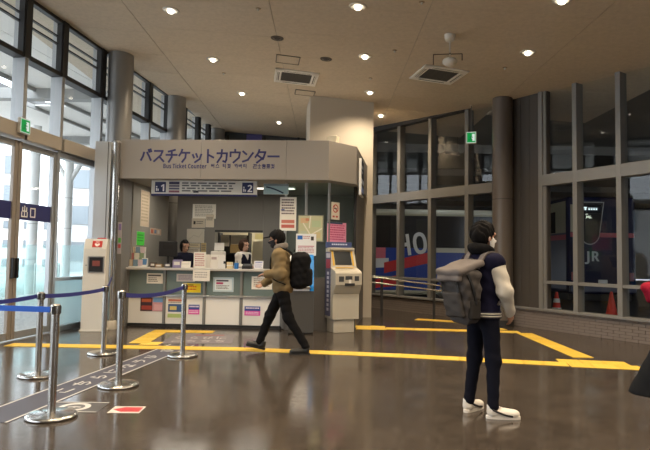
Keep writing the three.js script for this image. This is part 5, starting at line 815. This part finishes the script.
// standing man with the grey backpack
{
  const pos = [1.45, 0, -5.32], turn = 118 * Math.PI / 180;
  const t = person('man in navy jacket with cream sleeves, white mask and white trainers', pos, turn, {
    pelvis: [0, 0.93, 0], belly: [0, 1.08, 0.005], chest: [0, 1.27, 0], neck: [0, 1.455, -0.012], head: [0, 1.605, 0.025], headYaw: -0.12, headPitch: 0.02, shL: [0.165, 1.375, -0.005], shR: [-0.165, 1.375, -0.005],
    elL: [0.24, 1.12, 0.02], wrL: [0.17, 0.93, 0.14], elR: [-0.235, 1.12, 0.04], wrR: [-0.17, 0.93, 0.16], hipL: [0.085, 0.9, 0], hipR: [-0.085, 0.9, 0], knL: [0.105, 0.5, 0.0], anL: [0.13, 0.1, -0.045], knR: [-0.1, 0.5, 0.03], anR: [-0.13, 0.1, 0.0],
    heelL: [0.125, 0, -0.09], toeL: [0.29, 0.946], heelR: [-0.1, 0, -0.04], toeR: [-0.5, 0.86] },
    { hair: hairShort, mask: M(rgb(0.8, 0.79, 0.77), 0.7), jacket: cloth(rgb(0.008, 0.008, 0.024)), sleeves: M(rgb(0.56, 0.52, 0.45), 0.5), trousers: cloth(rgb(0.006, 0.007, 0.014)), collar: cloth(rgb(0.006, 0.006, 0.007)), shoes: M(rgb(0.72, 0.68, 0.62), 0.45), soles: M(rgb(0.76, 0.72, 0.66), 0.6), stripe: true, hem: 0.92, thick: 0.026, legs: 0.013 });
  const ring = (y, h, m, k, n = 'hem_stripe') => { const g = lathe([[0.0, y], [1, y], [1, y + h], [0.0, y + h]], 48).scale(0.178 * k, 1, 0.138 * k); mesh(n, g, m, t); };
  const hn = M(rgb(0.02, 0.02, 0.045), 0.8), hw = M(rgb(0.66, 0.63, 0.58), 0.7); [[0.878, 0.013, 0], [0.891, 0.013, 1], [0.904, 0.009, 0], [0.913, 0.013, 1], [0.926, 0.012, 0]].forEach(([y, h, k]) => ring(y, h, k ? hw : hn, 1.03 + k * 0.012, k ? 'hem_stripe' : 'hem'));
  const b = thing('backpack', 'grey roll-top backpack with black straps on the standing man', 'backpack', pos, turn), gm = cloth(rgb(0.075, 0.068, 0.066)), lm = cloth(rgb(0.15, 0.132, 0.125));
  mesh('bag', nets((x, y, z) => { const k = Math.min(1, Math.max(0, (y - 0.825) / 0.49)), hd = 0.07 + 0.06 * k, hw = 0.115 + 0.05 * Math.min(1, k * 1.6); return boxD(x * 0.165 / hw, y, (z + 0.145 + hd) * 0.115 / hd, [0, 1.07, 0], [0.165, 0.245, 0.115], 0.05) * 0.8 + fold(x, y, z, 1.8); }, [-0.22, 0.78, -0.45], [0.22, 1.37, -0.1], 0.0105), gm, b);
  mesh('top_flap', nets((x, y, z) => Math.min(boxD(x, y, z, [0, 1.325, -0.27], [0.165, 0.032, 0.165], 0.028, 0.32), boxD(x, y, z, [0, 1.255, -0.385], [0.15, 0.055, 0.03], 0.025, -0.25)) + fold(x, y, z, 1.3), [-0.22, 1.13, -0.5], [0.22, 1.47, -0.05], 0.0105), lm, b);
  mesh('front_pocket', nets((x, y, z) => boxD(x, y, z, [0, 1.0, -0.342], [0.115, 0.115, 0.025], 0.022, 0.22) + fold(x, y, z, 1), [-0.2, 0.82, -0.45], [0.2, 1.2, -0.26], 0.01), cloth(rgb(0.06, 0.055, 0.053)), b);
  for (const s of [-1, 1]) { mesh('webbing', strapCurve([[s * 0.168, 1.27, -0.33], [s * 0.17, 1.12, -0.26], [s * 0.15, 0.95, -0.2]], 0.012, 0.024), mat.black, b); mesh('webbing', strapCurve([[s * 0.1, 1.3, -0.415], [s * 0.1, 1.12, -0.378], [s * 0.085, 0.88, -0.312]], 0.022, 0.006), mat.black, b); mesh('side_pocket', nets((x, y, z) => boxD(x, y, z, [s * 0.138, 0.96, -0.225], [0.025, 0.09, 0.06], 0.02), [s * 0.138 - 0.06, 0.84, -0.34], [s * 0.138 + 0.06, 1.08, -0.12], 0.012), cloth(rgb(0.03, 0.028, 0.027)), b); mesh('buckle', rbx(0.032, 0.04, 0.014, s * 0.1, 1.2, -0.405, 0.004), mat.rubber, b);
    mesh('shoulder_strap', strapCurve([[s * 0.085, 1.32, -0.15], [s * 0.1, 1.452, -0.07], [s * 0.105, 1.466, 0.02], [s * 0.11, 1.4, 0.082], [s * 0.115, 1.25, 0.117], [s * 0.135, 1.08, 0.095], [s * 0.165, 1.0, 0.01]], 0.06, 0.014), lm, b); }
  mesh('haul_loop', new THREE.TorusGeometry(0.03, 0.007, 8, 16, Math.PI).translate(0, 1.375, -0.14), mat.black, b);
}
// man walking past the counter
{
  const pos = [-0.6, 0, -8.52], turn = -94.6 * Math.PI / 180, dk = cloth(rgb(0.008, 0.008, 0.009)), tan = cloth(rgb(0.2, 0.145, 0.075));
  const t = person('walking man in a tan jacket, dark cap and black mask', pos, turn, {
    pelvis: [0, 0.95, 0], belly: [0, 1.1, 0.02], chest: [0, 1.3, 0.045], neck: [0, 1.5, 0.06], head: [0, 1.645, 0.115], headPitch: 0.1, headYaw: 0.05, shL: [0.175, 1.41, 0.04], shR: [-0.175, 1.41, 0.04],
    elL: [0.24, 1.15, 0.0], wrL: [0.2, 1.14, 0.2], elR: [-0.23, 1.14, 0.1], wrR: [-0.17, 1.0, 0.3], palmL: [0, 1, 0.2], palmR: [0.6, 0.8, 0], hipL: [0.09, 0.93, 0], hipR: [-0.09, 0.93, 0.01], knL: [0.1, 0.52, -0.1], anL: [0.095, 0.12, -0.36], knR: [-0.1, 0.53, 0.2], anR: [-0.095, 0.14, 0.345],
    heelL: [0.095, 0, -0.41], toeL: [0.05, 1], heelR: [-0.095, 0.022, 0.275], toeR: [-0.05, 1], pitchR: 0.2 },
    { hair: hairShort, mask: M(rgb(0.012, 0.012, 0.018), 0.8), jacket: tan, trousers: dk, collar: M(rgb(0.16, 0.14, 0.125), 0.9), shoes: mat.black, soles: mat.rubber, hem: 0.87, thick: 0.04, legs: 0.022, folds: 1.6 });
  const HM = new THREE.Matrix4().makeRotationFromEuler(new THREE.Euler(0.1, 0.05, 0, 'YXZ')).setPosition(0, 1.645, 0.115);
  const cp = mesh('cap', nets((x, y, z) => Math.max((Math.hypot(x / 0.097, (y - 0.03) / 0.118, (z + 0.014) / 0.12) - 1) * 0.1, 0.045 - y), [-0.13, 0.0, -0.17], [0.13, 0.19, 0.15], 0.006).applyMatrix4(HM), dk, t);
  mesh('brim', extr(Array.from({ length: 17 }, (_, i) => { const a = Math.PI * i / 16; return [0.085 * Math.cos(a), 0.1 * Math.sin(a)]; }), 0.006, 0.002).rotateX(Math.PI / 2).translate(0, 0.058, 0.085).rotateX(0.1).applyMatrix4(HM), dk, cp);
  mesh('scarf', sdf(Array.from({ length: 8 }, (_, i) => { const q = (k) => [0.075 * Math.sin(k), 1.53, 0.07 + 0.07 * Math.cos(k)]; return cap(q(i / 8 * 6.283), q((i + 1) / 8 * 6.283), 0.04); }), 0.02, 0.01), dk, t);
  const b = thing('backpack', 'large black backpack on the walking man', 'backpack', pos, turn), bm = cloth(rgb(0.008, 0.008, 0.009), 0.8);
  mesh('bag', nets((x, y, z) => boxD(x, y, z, [0, 1.2, -0.25], [0.17, 0.27, 0.14], 0.11, 0.06) + fold(x, y, z, 1.5), [-0.24, 0.85, -0.47], [0.24, 1.55, -0.03], 0.0115), bm, b);
  mesh('front_pocket', nets((x, y, z) => boxD(x, y, z, [0, 1.1, -0.375], [0.13, 0.13, 0.05], 0.045), [-0.2, 0.9, -0.48], [0.2, 1.3, -0.28], 0.0115), bm, b);
  for (const s of [-1, 1]) mesh('shoulder_strap', strapCurve([[s * 0.09, 1.42, -0.14], [s * 0.1, 1.505, -0.03], [s * 0.105, 1.512, 0.07], [s * 0.11, 1.42, 0.15], [s * 0.12, 1.25, 0.172], [s * 0.145, 1.08, 0.125], [s * 0.18, 1.0, -0.06]], 0.055, 0.014), bm, b);
  mesh('handle', new THREE.TorusGeometry(0.03, 0.007, 8, 16, Math.PI).translate(0, 1.47, -0.16), bm, b);
}
// clerks behind the counter on the booth's raised floor
{
  const st = (y) => ({ pelvis: [0, 0.9 + y, 0], belly: [0, 1.04 + y, 0.005], chest: [0, 1.2 + y, 0], neck: [0, 1.37 + y, -0.01], head: [0, 1.52 + y, 0.02], shL: [0.15, 1.3 + y, 0], shR: [-0.15, 1.3 + y, 0], elL: [0.21, 1.06 + y, 0.0], wrL: [0.13, 1.08 + y, 0.22], elR: [-0.21, 1.06 + y, 0], wrR: [-0.12, 1.08 + y, 0.22], hipL: [0.08, 0.87 + y, 0], hipR: [-0.08, 0.87 + y, 0], knL: [0.085, 0.48 + y, 0.01], anL: [0.085, 0.1 + y, 0], knR: [-0.085, 0.48 + y, 0.01], anR: [-0.085, 0.1 + y, 0], heelL: [0.085, y, -0.05], toeL: [0.1, 1], heelR: [-0.085, y, -0.05], toeR: [-0.1, 1], palmL: [0, -1, 0], palmR: [0, -1, 0] });
  const wt = M(rgb(0.66, 0.62, 0.58), 0.7), dv = cloth(rgb(0.01, 0.011, 0.024));
  person('clerk with brown hair in white blouse and dark vest', KP(2.1, 0.1, -1.0), KA + 1.05, { ...st(0), headPitch: 0.1 }, { hair: hairBob, hairM: hairBrown, lips: true, jacket: wt, vest: dv, trousers: dv, shoes: mat.black, soles: mat.rubber, hem: 0.86, thick: 0.012, legs: 0.01, skin: M(rgb(0.56, 0.33, 0.24), 0.55) });
  person('clerk with black hair in a dark jacket behind the monitor', KP(0.86, 0.1, -0.92), KA + 0.7, { ...st(-0.04), headPitch: 0.25 }, { hair: hairBob, lips: true, jacket: dv, trousers: dv, shoes: mat.black, soles: mat.rubber, hem: 0.84, thick: 0.016, legs: 0.01, skin: M(rgb(0.5, 0.29, 0.2), 0.55) });
}
// passer-by leaving past the right edge of the picture
{
  const pos = [1.93, 0, -3.0], turn = 95 * Math.PI / 180, ck = cloth(rgb(0.007, 0.008, 0.01));
  person('passer-by in a long dark coat with a flaring hem', pos, turn, {
    pelvis: [0, 0.93, 0], belly: [0, 1.08, 0.01], chest: [0, 1.26, 0.03], neck: [0, 1.44, 0.04], head: [0, 1.58, 0.08], shL: [0.17, 1.37, 0.03], shR: [-0.17, 1.37, 0.03], elL: [0.25, 1.12, 0.05], wrL: [0.2, 0.95, 0.2], elR: [-0.24, 1.12, 0.0], wrR: [-0.22, 0.92, 0.1],
    hipL: [0.085, 0.9, 0], hipR: [-0.085, 0.9, 0], knL: [0.09, 0.5, 0.16], anL: [0.09, 0.11, 0.16], knR: [-0.09, 0.5, -0.02], anR: [-0.09, 0.12, -0.2], heelL: [0.09, 0, 0.1], toeL: [0.05, 1], heelR: [-0.09, 0, -0.25], toeR: [-0.05, 1] },
    { hair: hairShort, jacket: ck, trousers: cloth(rgb(0.012, 0.012, 0.015)), shoes: mat.black, soles: mat.rubber, hem: 0.735, thick: 0.03, legs: 0.012, coat: [cap([0, 1.02, -0.03], [0, 0.66, -0.265], 0.14, 0.13), cap([0.1, 1.0, 0], [0.12, 0.64, -0.05], 0.12, 0.16), cap([-0.1, 1.0, 0], [-0.12, 0.64, -0.1], 0.12, 0.16), cap([0, 1.0, 0.02], [0, 0.64, 0.12], 0.13, 0.15)] });
  const b = thing('shoulder_bag', 'small red bag on the back of the passer-by', 'bag', pos, turn), rm = cloth(rgb(0.26, 0.008, 0.025));
  mesh('bag', nets((x, y, z) => boxD(x, y, z, [0.02, 1.25, -0.195], [0.1, 0.06, 0.06], 0.05, 0.3) + fold(x, y, z, 2.5), [-0.18, 1.1, -0.36], [0.22, 1.4, -0.08], 0.0105), rm, b);
  mesh('strap', strapCurve([[0.02, 1.32, -0.2], [0.08, 1.44, -0.06], [0.1, 1.45, 0.06], [0.02, 1.3, 0.17], [-0.1, 1.12, 0.15], [-0.18, 1.05, 0.0], [-0.08, 1.15, -0.18]], 0.03, 0.006), rm, b);
}
console.log('people done');
renderer.render(scene, camera);
